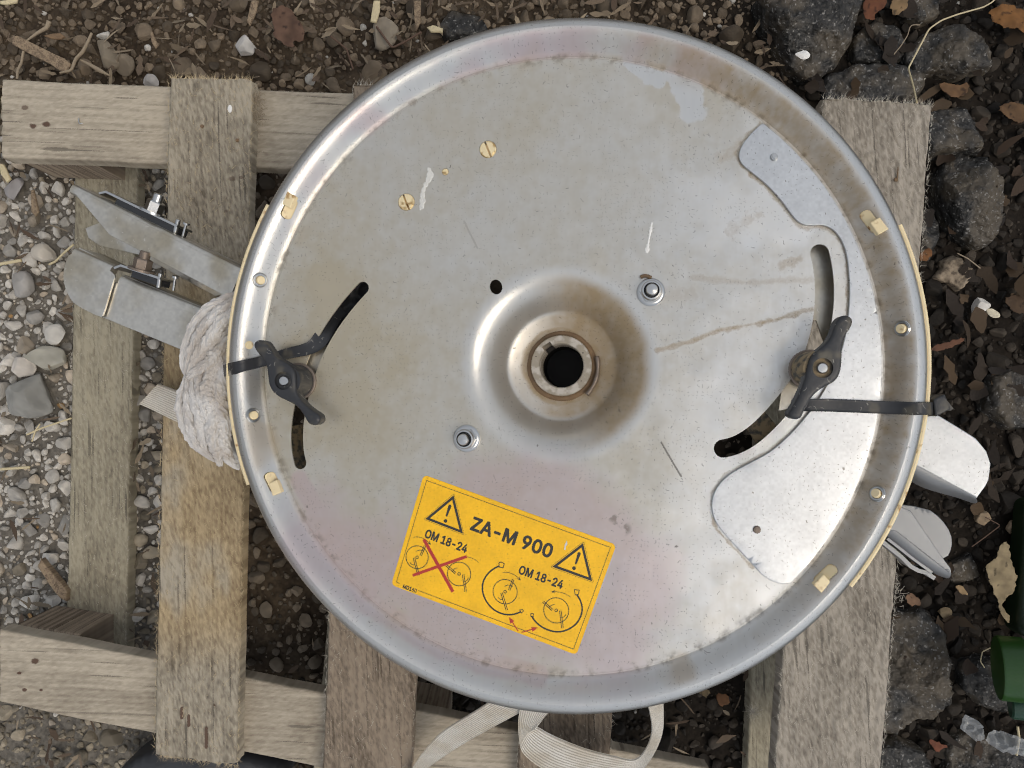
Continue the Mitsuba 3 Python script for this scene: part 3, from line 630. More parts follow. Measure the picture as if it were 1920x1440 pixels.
stick([(172, 62), (165, 78), (155, 98), (142, 110), (134, 132), (112, 137)], 0.026, [0.0016, 0.0022, 0.0020, 0.0012], 'forked yellowish twig beside the bark strip above the top beam', 'grey_twig', 'twig', 'twig')
stick([(92, 40), (88, 52), (70, 62), (45, 80)], 0.024, [0.003, 0.002, 0.0008], 'grey bent twig left of the orange husk near the top left', 'grey_twig', 'twig', 'twig')
stick([(44, 96), (40, 118), (33, 132), (32, 148)], 0.024, 0.0016, 'short grey twig standing against the left end of the top beam', 'grey_twig', 'twig', 'twig')
stick([(150, 112), (170, 122), (188, 133), (206, 142)], 0.022, [0.001, 0.0022, 0.0030, 0.001], 'pointed grey twig below the brown oval stone', 'grey_twig', 'twig', 'twig')
stick([(50, 815), (80, 802), (134, 784)], 0.026, 0.0012, 'thin pale twig lying on the gravel left of the bottom board', 'straw', 'twig', 'twig')
stick([(75, 795), (66, 808), (60, 828)], 0.026, 0.0010, 'short twig crossing the thin pale twig on the gravel', 'straw', 'twig', 'twig')
stick([(-5, 880), (25, 878), (56, 876)], 0.024, 0.0018, 'tan twig on the gravel at the left edge', 'straw', 'twig', 'twig')
stick([(-5, 496), (18, 492), (40, 488)], 0.022, 0.0022, 'tan twig at the left edge level with the lower steel vane', 'straw', 'twig', 'twig')
stick([(138, 458), (120, 474), (104, 490), (92, 496)], 0.022, 0.0014, 'tan curved twig beside the tip of the lower steel vane', 'straw', 'twig', 'twig')
stick([(1848, 970), (1876, 985), (1840, 1012), (1822, 1025)], 0.02, 0.0007, 'thin reddish stalk above the pale crumpled leaf', 'dark_twig', 'stalk', 'stalk')
stick([(1858, 1214), (1842, 1222), (1838, 1240), (1846, 1252)], 0.03, 0.0007, 'thin pale curled stalk left of the green cap', 'straw', 'stalk', 'stalk')
stick([(1795, 475), (1815, 485), (1838, 503)], 0.03, 0.0008, 'thin brown stalk lying over the mortar lump', 'grey_twig', 'stalk', 'stalk')
stick([(1908, 1362), (1911, 1385), (1906, 1416)], 0.04, 0.0016, 'yellowish stem lying across the clear plastic', 'straw', 'stalk', 'stalk')
stick([(706, 50), (735, 90), (760, 78), (790, 60)], 0.02, 0.0014, 'dark thin root looping beside the large brown stone', 'dark_twig', 'twig', 'twig')
stick([(620, 68), (650, 92), (662, 130)], 0.02, 0.0012, 'dark thin root on the soil above the disc rim', 'dark_twig', 'twig', 'twig')
def chip(pts, z, th, lab, name='wood_chip', mat='chip_wood', cat_='wood chip', seed=0):
    poly = Polygon(PXY(pts, z)).buffer(0)
    m = slab(poly, 0.003, z, z - th, min(th * 0.5, 0.0015), fn=lambda p: 0.002 * (meshkit.fbm(np.c_[p * 60, np.full(len(p), seed)], 3) - 0.5))
    return obj(name, m, mat, smooth=35, label=lab, cat=cat_)
chip([(20, 68), (32, 66), (60, 80), (100, 100), (118, 108), (133, 120), (122, 136), (108, 130), (92, 118), (66, 106), (40, 92), (22, 82)], 0.026, 0.006, 'long flat strip of brown bark above the top beam', 'bark_strip', cat_='bark', seed=1)
chip([(80, 66), (98, 62), (112, 61), (121, 68), (112, 73), (95, 72)], 0.026, 0.003, 'orange brown seed husk near the bark strip', 'husk', 'rust', 'husk', seed=2)
chip([(70, 1062), (76, 1048), (96, 1072), (126, 1108), (124, 1128), (112, 1122), (88, 1092)], 0.030, 0.010, 'split pale wood splinter beside the left bottom board', 'wood_splinter', cat_='wood splinter', seed=3)
chip([(694, 40), (700, 0), (712, 0), (712, 20), (705, 42)], 0.024, 0.003, 'pale grey wood chip above the large brown stone', seed=4, mat='straw')
chip([(775, 0), (789, 0), (788, 40), (780, 58), (776, 30)], 0.024, 0.003, 'tan pointed wood chip at the top edge above the disc rim', seed=5)
chip([(470, 0), (484, 0), (478, 26), (468, 48), (462, 40)], 0.022, 0.003, 'grey wood chip at the top edge left of the rust leaf', seed=6)
chip([(-4, 305), (6, 308), (19, 335), (12, 342), (0, 326)], 0.022, 0.003, 'orange tan wood chip at the left edge below the top beam', seed=7, mat='straw')
chip([(56, 356), (62, 355), (72, 396), (66, 406), (58, 398)], 0.024, 0.003, 'brown split husk on the gravel below the top beam', 'husk', cat_='husk', seed=8)
chip([(285, 58), (290, 72), (296, 84), (290, 90), (284, 80), (281, 62)], 0.022, 0.003, 'small tan husk on soil above the top beam', 'husk', cat_='husk', seed=9)
chip([(800, 50), (812, 46), (830, 52), (830, 60), (808, 60)], 0.022, 0.003, 'small tan husk by the disc rim at the top', 'husk', 'straw', 'husk', seed=10)
chip([(0, 1), (32, -4), (30, 4), (12, 8), (0, 7)], 0.022, 0.003, 'pale curved wood chip in the top left corner', seed=11, mat='straw')
# fine litter nobody could count
lv, lf, lc, at = [], [], [], 0
for k in range(2600):
    x, y = rng.uniform(-0.72, 0.72), rng.uniform(-0.54, 0.54); px, py = gpx(x, y)
    if 480 < px < 1420 and 250 < py < 1180: continue
    right = px > 1480
    if not right and rng.rand() < (0.55 if py > 250 else 0.1): continue
    if right and rng.rand() < 0.6: continue
    ln, wd = (rng.uniform(0.006, 0.022), rng.uniform(0.004, 0.012)) if right else (rng.uniform(0.005, 0.016), rng.uniform(0.0007, 0.0035))
    th = rng.uniform(0, 6.28); t = np.linspace(-1, 1, 6); prof = np.sqrt(np.clip(1 - np.abs(t) ** 2.2, 0.02, 1)) * rng.uniform(0.45, 1.35, 6)
    cu = rng.uniform(-0.12, 0.12) if not right else rng.uniform(-0.3, 0.3)
    mid = np.stack([t * ln, cu * ln * t * t, 0.012 + rng.uniform(-.002, .006) + rng.uniform(-.4, .4) * ln * t + 0.3 * wd * t * t], 1)
    up = np.stack([np.zeros(6), prof * wd, prof * wd * rng.uniform(-0.6, 0.6)], 1)
    v = np.vstack([mid + up, mid - up]); c_, s_ = np.cos(th), np.sin(th)
    v = v @ np.array([[c_, s_, 0], [-s_, c_, 0], [0, 0, 1]]) + [x, y, 0]
    f = np.vstack([[[q, q + 6, q + 7], [q, q + 7, q + 1]] for q in range(5)])
    if right: col = np.array([[0.036, 0.022, 0.013], [0.024, 0.016, 0.010], [0.06, 0.038, 0.02], [0.02, 0.014, 0.010]][rng.randint(4)]) * rng.uniform(0.5, 1.2)
    else: col = np.array([[0.20, 0.155, 0.105], [0.13, 0.095, 0.065], [0.25, 0.20, 0.14], [0.09, 0.062, 0.042]][rng.randint(4)]) * rng.uniform(0.6, 1.1)
    lv.append(v); lf.append(f + at); lc.append(np.tile(col, (12, 1))); at += 12
obj('leaf_litter', trimesh.Trimesh(np.vstack(lv), np.vstack(lf), process=False), 'painted', smooth=True, color=np.vstack(lc), kind='stuff', label='fine litter of leaf scraps and bark on the soil', cat='leaf litter')

# ------------------------------------------------------------------ the pallet
pal = thing('wooden_pallet', 'weathered grey wooden pallet with fuzzy boards under the steel disc', 'pallet')
def board(c, z, th, mat, name, seed, rough=0.0012, ragged=0.003, bow=0.0):
    """c: the four corners of its upper face in the photograph, going round from the start's left edge."""
    A, B, C, D = [P(x, y, z)[:2] for x, y in c]            # A-D is one long edge, B-C the other
    ln = np.linalg.norm(D - A); w = np.linalg.norm(B - A)
    ns, nt = int(ln / 0.0026) + 2, int(w / 0.0020) + 2
    ch = 0.0016
    t = np.linspace(0, 1, nt); tt = np.r_[ch * 0.3 / w, t[1:-1], 1 - ch * 0.3 / w]
    loop = [(0.0, -th), (0.0, -th * 0.66), (0.0, -th * 0.33), (0.0, -ch)] + [(q, 0.0) for q in np.r_[ch / w, t[(t > ch / w * 1.3) & (t < 1 - ch / w * 1.3)], 1 - ch / w]] + [(1.0, -ch), (1.0, -th * 0.33), (1.0, -th * 0.66), (1.0, -th)]
    loop += [(q, -th) for q in (0.75, 0.5, 0.25)]
    loop = np.array(loop); m = len(loop)
    s = np.linspace(0, 1, ns)
    S_, Tq = np.meshgrid(s, loop[:, 0], indexing='ij'); Zq = np.broadcast_to(loop[:, 1], S_.shape)
    e0 = (meshkit.fbm(np.c_[loop[:, 0] * w * 180, loop[:, 1] * 200, np.full(m, seed)], 3) - 0.5) * 2 * ragged / ln
    e1 = (meshkit.fbm(np.c_[loop[:, 0] * w * 180, loop[:, 1] * 200, np.full(m, seed + 9.0)], 3) - 0.5) * 2 * ragged / ln
    Sx = S_ + (1 - S_) ** 8 * e0[None] + S_ ** 8 * e1[None]
    xy = (A * (1 - Sx[..., None]) + D * Sx[..., None]) * (1 - Tq[..., None]) + (B * (1 - Sx[..., None]) + C * Sx[..., None]) * Tq[..., None]
    u, v = S_ * ln, Tq * w
    q = np.stack([u * 45, v * 330, Zq * 330 + seed * 3.3], -1)
    q2 = np.stack([u * 120 + v * 50, v * 200 - u * 30, Zq * 200 + seed], -1)
    hgt = rough * ((meshkit.fbm(q, 3) - 0.5) * 1.2 + (meshkit.fbm(q2, 3) - 0.5) * 1.6)
    topm = (Zq > -ch * 0.5)
    z_ = z + Zq + np.where(topm, hgt, hgt * 0.3) + bow * np.sin(np.pi * S_)
    side = np.where(Tq < 0.02, -1.0, np.where(Tq > 0.98, 1.0, 0.0))
    nrm = (B - A) / w
    wav = 0.0012 * (meshkit.fbm(np.stack([u * 12, side * 3, np.full_like(u, seed)], -1), 3) - 0.5) * 2 * np.abs(side) + side * hgt * 0.5
    xy = xy + nrm * wav[..., None]
    V = np.concatenate([xy, z_[..., None]], -1).reshape(-1, 3)
    i, j = np.meshgrid(np.arange(ns - 1), np.arange(m), indexing='ij'); a = i * m + j; b = i * m + (j + 1) % m
    f = np.stack([a, b, b + m, a + m], -1).reshape(-1, 4); f = np.vstack([f[:, [0, 1, 2]], f[:, [0, 2, 3]]])
    for row, flip in ((0, False), (ns - 1, True)):
        ctr = len(V); V = np.vstack([V, V[row * m:(row + 1) * m].mean(0)])
        k = np.arange(m); cap = np.stack([np.full(m, ctr), row * m + k, row * m + (k + 1) % m], 1)
        f = np.vstack([f, cap[:, ::-1] if not flip else cap])
    mesh = trimesh.Trimesh(V, f, process=False)
    if mesh.volume < 0: mesh.invert()
    key = obj(name, mesh, mat, pal, smooth=50)
    return key, (A, B, C, D, z)
def hairs(key, corners, n, mat, seed, ends=True, lo=0.003, hi=0.010):
    A, B, C, D, z = corners; r = np.random.RandomState(seed); vs, fs, at = [], [], 0
    ax = (D - A) / np.linalg.norm(D - A); nx = (B - A) / np.linalg.norm(B - A)
    for k in range(n):
        mode = r.rand()
        s, t = (r.rand(), r.rand()) if mode < 0.6 else (r.rand(), r.choice([0.0, 1.0])) if mode < 0.88 else (r.choice([0.0, 1.0]), r.rand())
        o = (A * (1 - s) + D * s) * (1 - t) + (B * (1 - s) + C * s) * t
        ln = r.uniform(lo, hi); w = r.uniform(0.00010, 0.00028)
        d = ax * r.choice([-1, 1]) * r.uniform(0.5, 1.2) + nx * r.normal() * 0.7
        if mode >= 0.88: d = ax * (1 if s > 0.5 else -1) + nx * r.normal() * 0.5
        elif mode >= 0.6: d = ax * r.choice([-1, 1]) + nx * (1 if t > 0.5 else -1) * r.uniform(0.1, 0.9)
        d = d / np.linalg.norm(d); side = np.array([-d[1], d[0]]); cv = r.normal() * 0.45
        q = np.linspace(0, 1, 4)
        xy = o + d * (q * ln)[:, None] + side * (cv * ln * q * q)[:, None]
        zz = z + 0.0003 + r.uniform(0.05, 0.5) * ln * np.sin(q * 2.2) * (0.6 if mode < 0.6 else 0.2)
        p = np.c_[xy, zz]; wv = np.c_[side * 1.0, 0.3][None] * (w * (1.05 - q))[:, None] if False else np.r_[side, 0.3][None] * (w * (1.05 - q))[:, None]
        vs.append(np.vstack([p + wv, p - wv])); fs.append(np.array([[a, a + 4, a + 5] for a in range(3)] + [[a, a + 5, a + 1] for a in range(3)]) + at); at += 8
    obj('splinters', trimesh.Trimesh(np.vstack(vs), np.vstack(fs), process=False), mat, key, smooth=False, kind='stuff')
P_('fibre_warm', (0.46, 0.36, 0.22), 0.8)
P_('fibre_grey', (0.46, 0.42, 0.35), 0.8)
ZD, ZS, ZB, ZF = 0.144, 0.122, 0.100, 0.022
k, c = board([(318, 147), (472, 151), (445, 1434), (290, 1414)], ZD, 0.022, 'wood_warm', 'deck_board', 1, 0.0016, 0.004); hairs(k, c, 1900, 'fibre_warm', 1)
bA = k
k, c = board([(663, 160), (823, 160), (770, 1475), (603, 1475)], ZD, 0.022, 'wood_brown', 'deck_board', 2, 0.0022, 0.003); hairs(k, c, 900, 'fibre_grey', 2)
k, c = board([(1047, 165), (1219, 165), (1140, 1475), (968, 1475)], ZD, 0.022, 'wood_brown', 'deck_board', 3, 0.0022, 0.003); hairs(k, c, 900, 'fibre_grey', 3)
k, c = board([(1544, 185), (1748, 197), (1650, 1475), (1451, 1475)], ZD, 0.022, 'wood_grey', 'deck_board', 4, 0.0026, 0.003); hairs(k, c, 2600, 'fibre_grey', 4)
bD = k
k1, _ = board([(1480, 205), (1480, 353), (4, 296), (4, 149)], ZS, 0.0215, 'wood_pale', 'stringer_board', 5, 0.0005, 0.002)
k2, _ = board([(1330, 1440), (1330, 1590), (1, 1317), (1, 1180)], ZS, 0.0215, 'wood_pale', 'stringer_board', 6, 0.0006, 0.002)
k3, c = board([(142, 300), (258, 300), (234, 1260), (124, 1260)], ZF, 0.022, 'wood_olive', 'bottom_board', 7, 0.0016, 0.003); hairs(k3, c, 700, 'fibre_grey', 7)
board([(700, 250), (820, 250), (705, 1475), (585, 1475)], ZF, 0.022, 'wood_olive', 'bottom_board', 9, 0.0014, 0.003)
k4, _ = board([(1440, 250), (1560, 250), (1536, 1475), (1400, 1475)], ZF, 0.022, 'wood_olive', 'bottom_board', 8, 0.0014, 0.003)
def clump(px, py, z, n, rx, ry, parent, mat, seed, lab):
    r = np.random.RandomState(seed); o = P(px, py, z); ms = []
    for _ in range(n):
        p0 = o + np.array([r.normal() * rx, r.normal() * ry, r.uniform(-0.006, 0.001)]); d = np.array([r.normal() * 0.8, r.normal(), r.normal() * 0.35]); d *= r.uniform(0.003, 0.011) / np.linalg.norm(d)
        b = np.array([r.normal(), r.normal(), r.normal() * 0.4]) * 0.0025
        ms.append(tube([p0, p0 + d * 0.5 + b, p0 + d], [0.00032, 0.00026, 0.0001], 4, False))
    obj('frayed_fibre', cat(ms), mat, parent, smooth=False, kind='stuff', label=lab)
clump(482, 196, ZD - 0.003, 110, 0.0020, 0.010, bA, 'grey_twig', 61, 'frayed clump of fibres on the upper right edge of the board')
clump(1689, 1112, ZD - 0.002, 16, 0.0010, 0.009, bD, 'fibre_grey', 62, 'frayed fibres on the right edge of the board')
def block(c, mat, seed):
    board(c, ZB - 0.0005, ZB - ZF - 0.001, mat, 'block', seed, 0.0006, 0.001)
block([(173, 180), (173, 306), (30, 300), (30, 176)], 'wood_brown', 11)
block([(150, 1190), (150, 1330), (33, 1304), (33, 1170)], 'wood_brown', 12)
block([(838, 1338), (838, 1480), (720, 1455), (720, 1314)], 'wood_brown', 13)
block([(1560, 215), (1560, 340), (1440, 330), (1440, 210)], 'wood_brown', 14)
def nail(px, py, z, parent, r=0.0022, col='rust'):
    w = P(px, py, z); obj('nail', lathe([(0, -0.004), (r * 0.6, -0.004), (r, 0.0002), (r * 0.85, 0.0010), (0, 0.0012)], 12, w), col, parent, smooth=40)
nail(379, 237, ZD, bA); nail(445, 263, ZD, bA); nail(1680, 337, ZD, bD, 0.0026); nail(523, 1319 - 120, ZD, bA, 0.001) if False else None
nail(1393, 1083, ZD, bA) if False else None
for (x0, y0, x1, y1) in ((1684, 313, 1682, 338),):
    obj('nail', tube(spline([P(x0, y0, ZD + 0.004), P((x0 + x1) / 2, (y0 + y1) / 2, ZD + 0.003), P(x1, y1, ZD)], 8), 0.0007, 6), 'rust', bD, smooth=True, label='bent rusty nail shank')
obj('staple', tube(spline([P(148, 222, ZS + 0.0005), P(149, 231, ZS + 0.0012), P(155, 231, ZS + 0.0006)], 10), 0.0007, 6), 'zinc', k1, smooth=True)
r_ = np.random.RandomState(5); hs = P(1411, 1333, 0.05)
ms = []
for q_ in range(26):
    a_ = q_ / 26 * 2 * math.pi + r_.normal() * 0.1; l_ = r_.uniform(0.007, 0.014)
    ms.append(tube([hs, hs + np.array([math.cos(a_) * l_ * .5, math.sin(a_) * l_ * .5, 0.003]), hs + np.array([math.cos(a_) * l_, math.sin(a_) * l_, 0.002])], [0.0003, 0.00022, 0.0001], 4, False))
ms.append(tube([hs, hs - [0, 0.004, 0.026]], 0.0005, 5, False))
obj('seed_tuft', cat(ms), 'fibre_grey', smooth=False, label='feathery seed tuft caught beside the lower right bottom board', cat='seed')
w = P(431, 204, ZD + 0.001)
obj('paint_drip', trimesh.Trimesh(ico(1, 3).vertices * [0.0026, 0.0044, 0.0012] + w, ico(1, 3).faces), 'white_paint', bA, smooth=True, label='white droplet dried on the board')
for px, py, L0 in ((343, 1338, 26), (354, 1350, 22), (388, 1384, 38)):
    pass
# staple-like gouges pressed into the lower end of the first deck board
for px, py, hl in ((341, 1337, 9), (354, 1351, 9), (387, 1383, 18)):
    a_, b_ = P(px, py - hl, ZD), P(px, py + hl, ZD)
    obj('gouge', prism(LineString([a_[:2], b_[:2]]).buffer(0.0016), ZD - 0.002, ZD + 0.0007), 'dark_twig', bA, smooth=False, label='dark gouge near the lower end of the board')

# ------------------------------------------------------------------ the steel disc
dk = thing('spreader_disc', 'round dished steel fertilizer spreader disc with yellow warning label, lying on the pallet', 'spreader disc')
PROF = [(0.024, -0.0535), (0.032, -0.0520), (0.040, -0.0505), (0.046, -0.0488), (0.0490, -0.0475), (0.0510, -0.0455), (0.0530, -0.0425), (0.0565, -0.0362), (0.0610, -0.0292), (0.0655, -0.0238), (0.0700, -0.0200), (0.0742, -0.0177), (0.0785, -0.0165), (0.0825, -0.0160), (0.086, -0.0160)]
PROF += [(r, ZP) for r in np.linspace(0.092, 0.262, 18)]
PROF += [(0.2660, ZP), (0.2684, ZP + 0.0001), (0.2690, ZP - 0.0007), (0.2702, ZP - 0.0006), (0.2707, ZP + 0.0003), (0.2725, -0.0146), (0.2745, -0.0128), (0.2770, -0.0100), (0.2795, -0.0070), (0.2820, -0.0043), (0.2845, -0.0021), (0.2870, -0.0006), (0.2895, 0.0),
         (0.2912, -0.0006), (0.2935, -0.0017), (0.2958, -0.0031), (0.2978, -0.0046), (0.2991, -0.0060), (0.2998, -0.0075), (0.3000, -0.0095), (0.3000, -0.0150)]
PR = np.array(PROF)
def zr(r): return np.interp(r, PR[:, 0], PR[:, 1])
def Ls(px, py, off=0.0):
    z = ZP
    for _ in range(8): x = L(px, py, z + off); z = zr(np.linalg.norm(x))
    return np.array([x[0], x[1], z + off])
under = np.array([(r - 0.0006 if 0.26 < r else r, z - 0.0018) for r, z in PROF if r < 0.2960] + [(0.2984, -0.0090), (0.2984, -0.0150)])
loopP = np.vstack([PR, under[::-1]])
mdisc = m3.CrossSection([loopP[::-1] if Polygon(loopP).exterior.is_ccw is False else loopP]).revolve(360)
def cutter(poly, z0=-0.06, z1=0.02):
    polys = [poly] if poly.geom_type == 'Polygon' else poly.geoms
    return m3.Manifold.batch_boolean([m3.CrossSection([np.array(shapely.geometry.polygon.orient(g, 1.0).exterior.coords)[:-1]]).extrude(z1 - z0).translate([0, 0, z0]) for g in polys], m3.OpType.Add)
slotL = LineString(spline(LL([(680, 540), (643, 583), (604, 643), (576, 712), (560, 780), (557, 830), (563, 868)], ZP), 40)).buffer(12.5 * S)
slotR = LineString(spline(LL([(1537, 475), (1546, 540), (1540, 612), (1515, 690), (1470, 757), (1425, 805), (1390, 830), (1356, 841)], ZP), 50)).buffer(17 * S)
holes = [slotL, slotR, shapely.affinity.rotate(shapely.affinity.scale(Point(*L(930, 538, ZP)).buffer(1), 12 * S, 14.5 * S), 15), Point(*L(835, 322, ZP)).buffer(7 * S)]
for cx_, cy_ in ((915, 280), (762, 379)): holes.append(Point(*L(cx_, cy_, ZP)).buffer(17 * S))
mdisc = mdisc - m3.Manifold.batch_boolean([cutter(h) for h in holes], m3.OpType.Add)
clips = [((536, 402), (547, 378)), ((505, 893), (516, 915)), ((1624, 402), (1643, 427)), ((1561, 1068), (1537, 1090))]
for a_, b_ in clips:
    pa, pb = Ls(*a_), Ls(*b_)
    mdisc = mdisc - cutter(LineString([pa[:2], pb[:2] ]).buffer(8.5 * S))
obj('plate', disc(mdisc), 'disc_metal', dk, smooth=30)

# hub
hub = m3.CrossSection([np.array([(0.0198, -0.085), (0.0276, -0.085), (0.0276, -0.0420), (0.0270, -0.0413), (0.0206, -0.0413), (0.0198, -0.0422)])]).revolve(96)
kd = L(1024, 650, -0.038) - L(1053, 690, -0.038); kd /= np.linalg.norm(kd)
hub = hub - cutter(LineString([kd * 0.012, kd * 0.0240]).buffer(0.0044, cap_style='flat'), -0.12, 0)
hk = obj('hub', disc(hub), 'turned_steel', dk, smooth=30)
obj('bore', disc(lathe([(0.0276, -0.1845), (0.0276, -0.086), (0.0198, -0.0855), (0.0198, -0.130), (0, -0.130)], 48)), 'bore_dark', hk, smooth=30)  # near-black wall and added plug stand in for shade down the hole
weld = []
for t in np.linspace(0, 2 * np.pi, 140, endpoint=False):
    weld.append([0.0292 * math.cos(t), 0.0292 * math.sin(t), -0.0528])
wp = np.array(weld); wr = 0.0030 + 0.0008 * meshkit.noise(wp * 150)
bm = tube(np.vstack([wp, wp[:2]]), np.r_[wr, wr[:2]], 8, False)
obj('weld', disc(bm), 'rust', hk, smooth=True, label='rusty weld ring round the hub')
wb = [Ls(*q, 0.005) for q in ((1119, 668), (1121, 690), (1117, 712), (1108, 730), (1100, 740))]
obj('weld_bead', disc(tube(spline(wb, 20), 0.0020 + 0.0003 * np.sin(np.arange(20) * 0.8), 8)), 'dark_zinc', hk, smooth=True, label='shiny blob of weld at the edge of the hub')
obj('hub_flange', disc(lathe([(0.0277, -0.186), (0.055, -0.186), (0.056, -0.170), (0.0277, -0.160), (0.0277, -0.186)], 64)), 'dark_zinc', hk, smooth=30)

# deflector plate lying on the right of the disc
ov = [(1442, 225), (1458, 227), (1487, 259), (1529, 305), (1569, 357), (1600, 402), (1625, 445), (1643, 490), (1660, 545), (1669, 600), (1673, 650), (1673, 700), (1668, 760), (1653, 835), (1630, 905), (1592, 980), (1548, 1043), (1510, 1083), (1490, 1094), (1457, 1095), (1430, 1080),
      (1413, 1060), (1347, 990), (1334, 960), (1336, 926), (1360, 893), (1407, 867), (1447, 847), (1497, 800), (1547, 733), (1580, 657), (1592, 590), (1594, 530), (1588, 470), (1570, 435), (1547, 421), (1523, 423), (1505, 421), (1490, 410), (1467, 377), (1440, 347), (1410, 323), (1390, 307), (1384, 290), (1393, 268), (1420, 237)]
zo = ZP + 0.0031
ovp = Polygon(smooth_poly(LL(ov, zo), 2)).buffer(0).intersection(Point(0, 0).buffer(0.2665, 128))
pk = obj('deflector_plate', disc(slab(ovp, 0.006, zo, ZP + 0.0006, 0.0006)), 'galvanised', dk, smooth=40, label='bright curved overlay plate with a wavy inner edge')
for cx_, cy_ in ((1451, 295), (1419, 993)):
    q = L(cx_, cy_, zo)
    obj('rivet', disc(lathe([(0, 0.0028), (0.0016, 0.0028), (0.0018, 0.0022), (0.0026, 0.0022), (0.0030, 0.0016), (0.0033, 0.0002), (0.0033, -0.001)][::-1], 24, (q[0], q[1], zo))), 'dark_zinc' if cy_ > 600 else 'zinc', pk, smooth=40)

# warning label: everything on it is laid out on a copy of its face
LZ = ZP + 0.0002
def K(x, y): return L(720 + x * 0.23958, 880 + y * 0.23958, LZ)
def KK(pts): return np.array([K(*q) for q in pts])
u4 = np.linalg.norm(K(1100, 700) - K(100, 700)) / 1000       # metres per unit of the layout
lab_poly = Polygon(KK([(312, 42), (1818, 590), (1505, 1452), (57, 903)]))
lab_poly = lab_poly.buffer(-32 * u4).buffer(32 * u4)
lk = obj('warning_label', disc(slab(lab_poly, 0.012, LZ + 0.00028, LZ - 0.0001)), 'yellow_film', dk, smooth=40, label='yellow warning label reading ZA-M 900')
Z0, Z1 = LZ + 0.00026, LZ + 0.00042
def stroke(pts, w, curve=False, cap='round'):
    q = KK(pts)
    if curve: q = spline(q, 40)
    return LineString(q).buffer(w * u4 / 2, cap_style=cap)
black, fine, red = [], [], []
border = lab_poly.buffer(-34 * u4).exterior.buffer(2.2 * u4)
fine.append(border.difference(Polygon(KK([(128, 880), (272, 935), (250, 1010), (105, 960)]))))
for tri_, bang, dot in (([(545, 203), (619, 503), (323, 388)], ((516, 288), (491, 362)), (482, 403)), ([(1558, 576), (1630, 875), (1316, 762)], ((1527, 660), (1502, 735)), (1487, 773))):
    tp = Polygon(KK(tri_))
    ring = tp.difference(tp.buffer(-19 * u4))
    ex = Polygon(np.vstack([LineString([K(*bang[0]), K(*bang[1])]).buffer(7 * u4).exterior.coords])).union(Point(*K(*bang[0])).buffer(12 * u4)).convex_hull
    sign = shapely.union_all([ring, ex, Point(*K(*dot)).buffer(14 * u4)])
    obj('warning_sign', disc(prism(sign, Z0, Z1)), 'print_black', lk, smooth=False, label='black warning triangle with exclamation mark')
    fine.append(tp.buffer(7 * u4).exterior.buffer(1.2 * u4))
for C_, R_, v1, v2, arcs in (((260, 687), 88, ((322, 598), (288, 674)), ((235, 692), (272, 830)), (((252, 642), (280, 632), (312, 640)), ((205, 728), (222, 745), (243, 745)))),
                            ((588, 818) and ((588, 818), 91, ((485, 748), (560, 812)), ((620, 822), (640, 957)), (((538, 800), (552, 778), (575, 772)), ((628, 880), (648, 868), (660, 850))))),
                            ((948, 957), 93, ((1012, 860), (980, 946)), ((920, 965), (962, 1102)), (((945, 915), (975, 905), (1008, 918)), ((893, 1000), (908, 1015), (930, 1018)))),
                            ((1348, 1103), 95, ((1245, 1035), (1318, 1100)), ((1380, 1105), (1397, 1241)), (((1290, 1085), (1308, 1065), (1335, 1058)), ((1388, 1160), (1410, 1152), (1424, 1133))))):
    ctr = Point(*K(*C_))
    fine.append(ctr.buffer(R_ * u4, 48).exterior.buffer(3.0 * u4)); fine.append(ctr.buffer(10 * u4).exterior.buffer(3.0 * u4))
    for vv in (v1, v2):
        ln_ = LineString(KK(vv)); fine.append(ln_.buffer(9 * u4, cap_style='flat').difference(ln_.buffer(3.2 * u4, cap_style='flat')))
    for ar in arcs: fine.append(stroke(ar, 5, True))
black.append(stroke([(900, 757), (830, 800), (785, 860), (770, 930), (790, 1010), (840, 1080), (905, 1122), (980, 1137), (1065, 1116)], 12, True))
black.append(stroke([(1512, 985), (1545, 1050), (1548, 1120), (1510, 1200), (1440, 1252), (1360, 1271), (1270, 1250), (1200, 1205), (1158, 1150)], 12, True))
for fl in ([(900, 732), (915, 724), (942, 738), (932, 770), (902, 764)], [(1062, 1100), (1085, 1097), (1092, 1108), (1075, 1125)], [(1490, 940), (1528, 945), (1522, 978), (1496, 982)], [(1148, 1130), (1170, 1128), (1168, 1155), (1150, 1152)]):
    fine.append(Polygon(KK(fl)).exterior.buffer(3.0 * u4))
def arrow(pts, bk):
    fine.append(stroke(pts, 4.2, True)); e, d_ = np.array(pts[-1]), np.array(pts[-1]) - np.array(bk); d_ = d_ / np.linalg.norm(d_); n_ = np.array([-d_[1], d_[0]])
    for sg in (1, -1): fine.append(stroke([tuple(e), tuple(e - d_ * 26 + sg * n_ * 10)], 4.2))
arrow([(235, 530), (300, 537), (365, 588)], (340, 560)); arrow([(930, 805), (1000, 815), (1068, 866)], (1040, 838)); arrow([(1460, 1000), (1395, 965), (1312, 958)], (1345, 958))
fine.append(stroke([(650, 684), (700, 700), (740, 728)], 4.0, True))
obj('red_cross', disc(prism(shapely.union_all([stroke([(312, 548), (540, 957)], 25, cap='flat'), stroke([(225, 829), (648, 681)], 22, cap='flat')]), Z1 - 0.00004, Z1 + 0.00008)), 'print_red', lk, smooth=False, label='red cross over the left drawings')
for a_, b_ in (((1050, 1265), (978, 1155)), ((1078, 1275), (1205, 1237))):
    d_ = np.array(b_) - np.array(a_); d_ = d_ / np.linalg.norm(d_); n_ = np.array([-d_[1], d_[0]]); e = np.array(b_); bk = e - d_ * 50
    obj('red_arrow', disc(prism(stroke([a_, tuple(bk)], 7, cap='flat').union(Polygon(KK([tuple(e), tuple(bk + n_ * 19), tuple(bk - n_ * 19)]))), Z1 - 0.00004, Z1 + 0.00008)), 'print_red', lk, smooth=False, label='small red arrow')
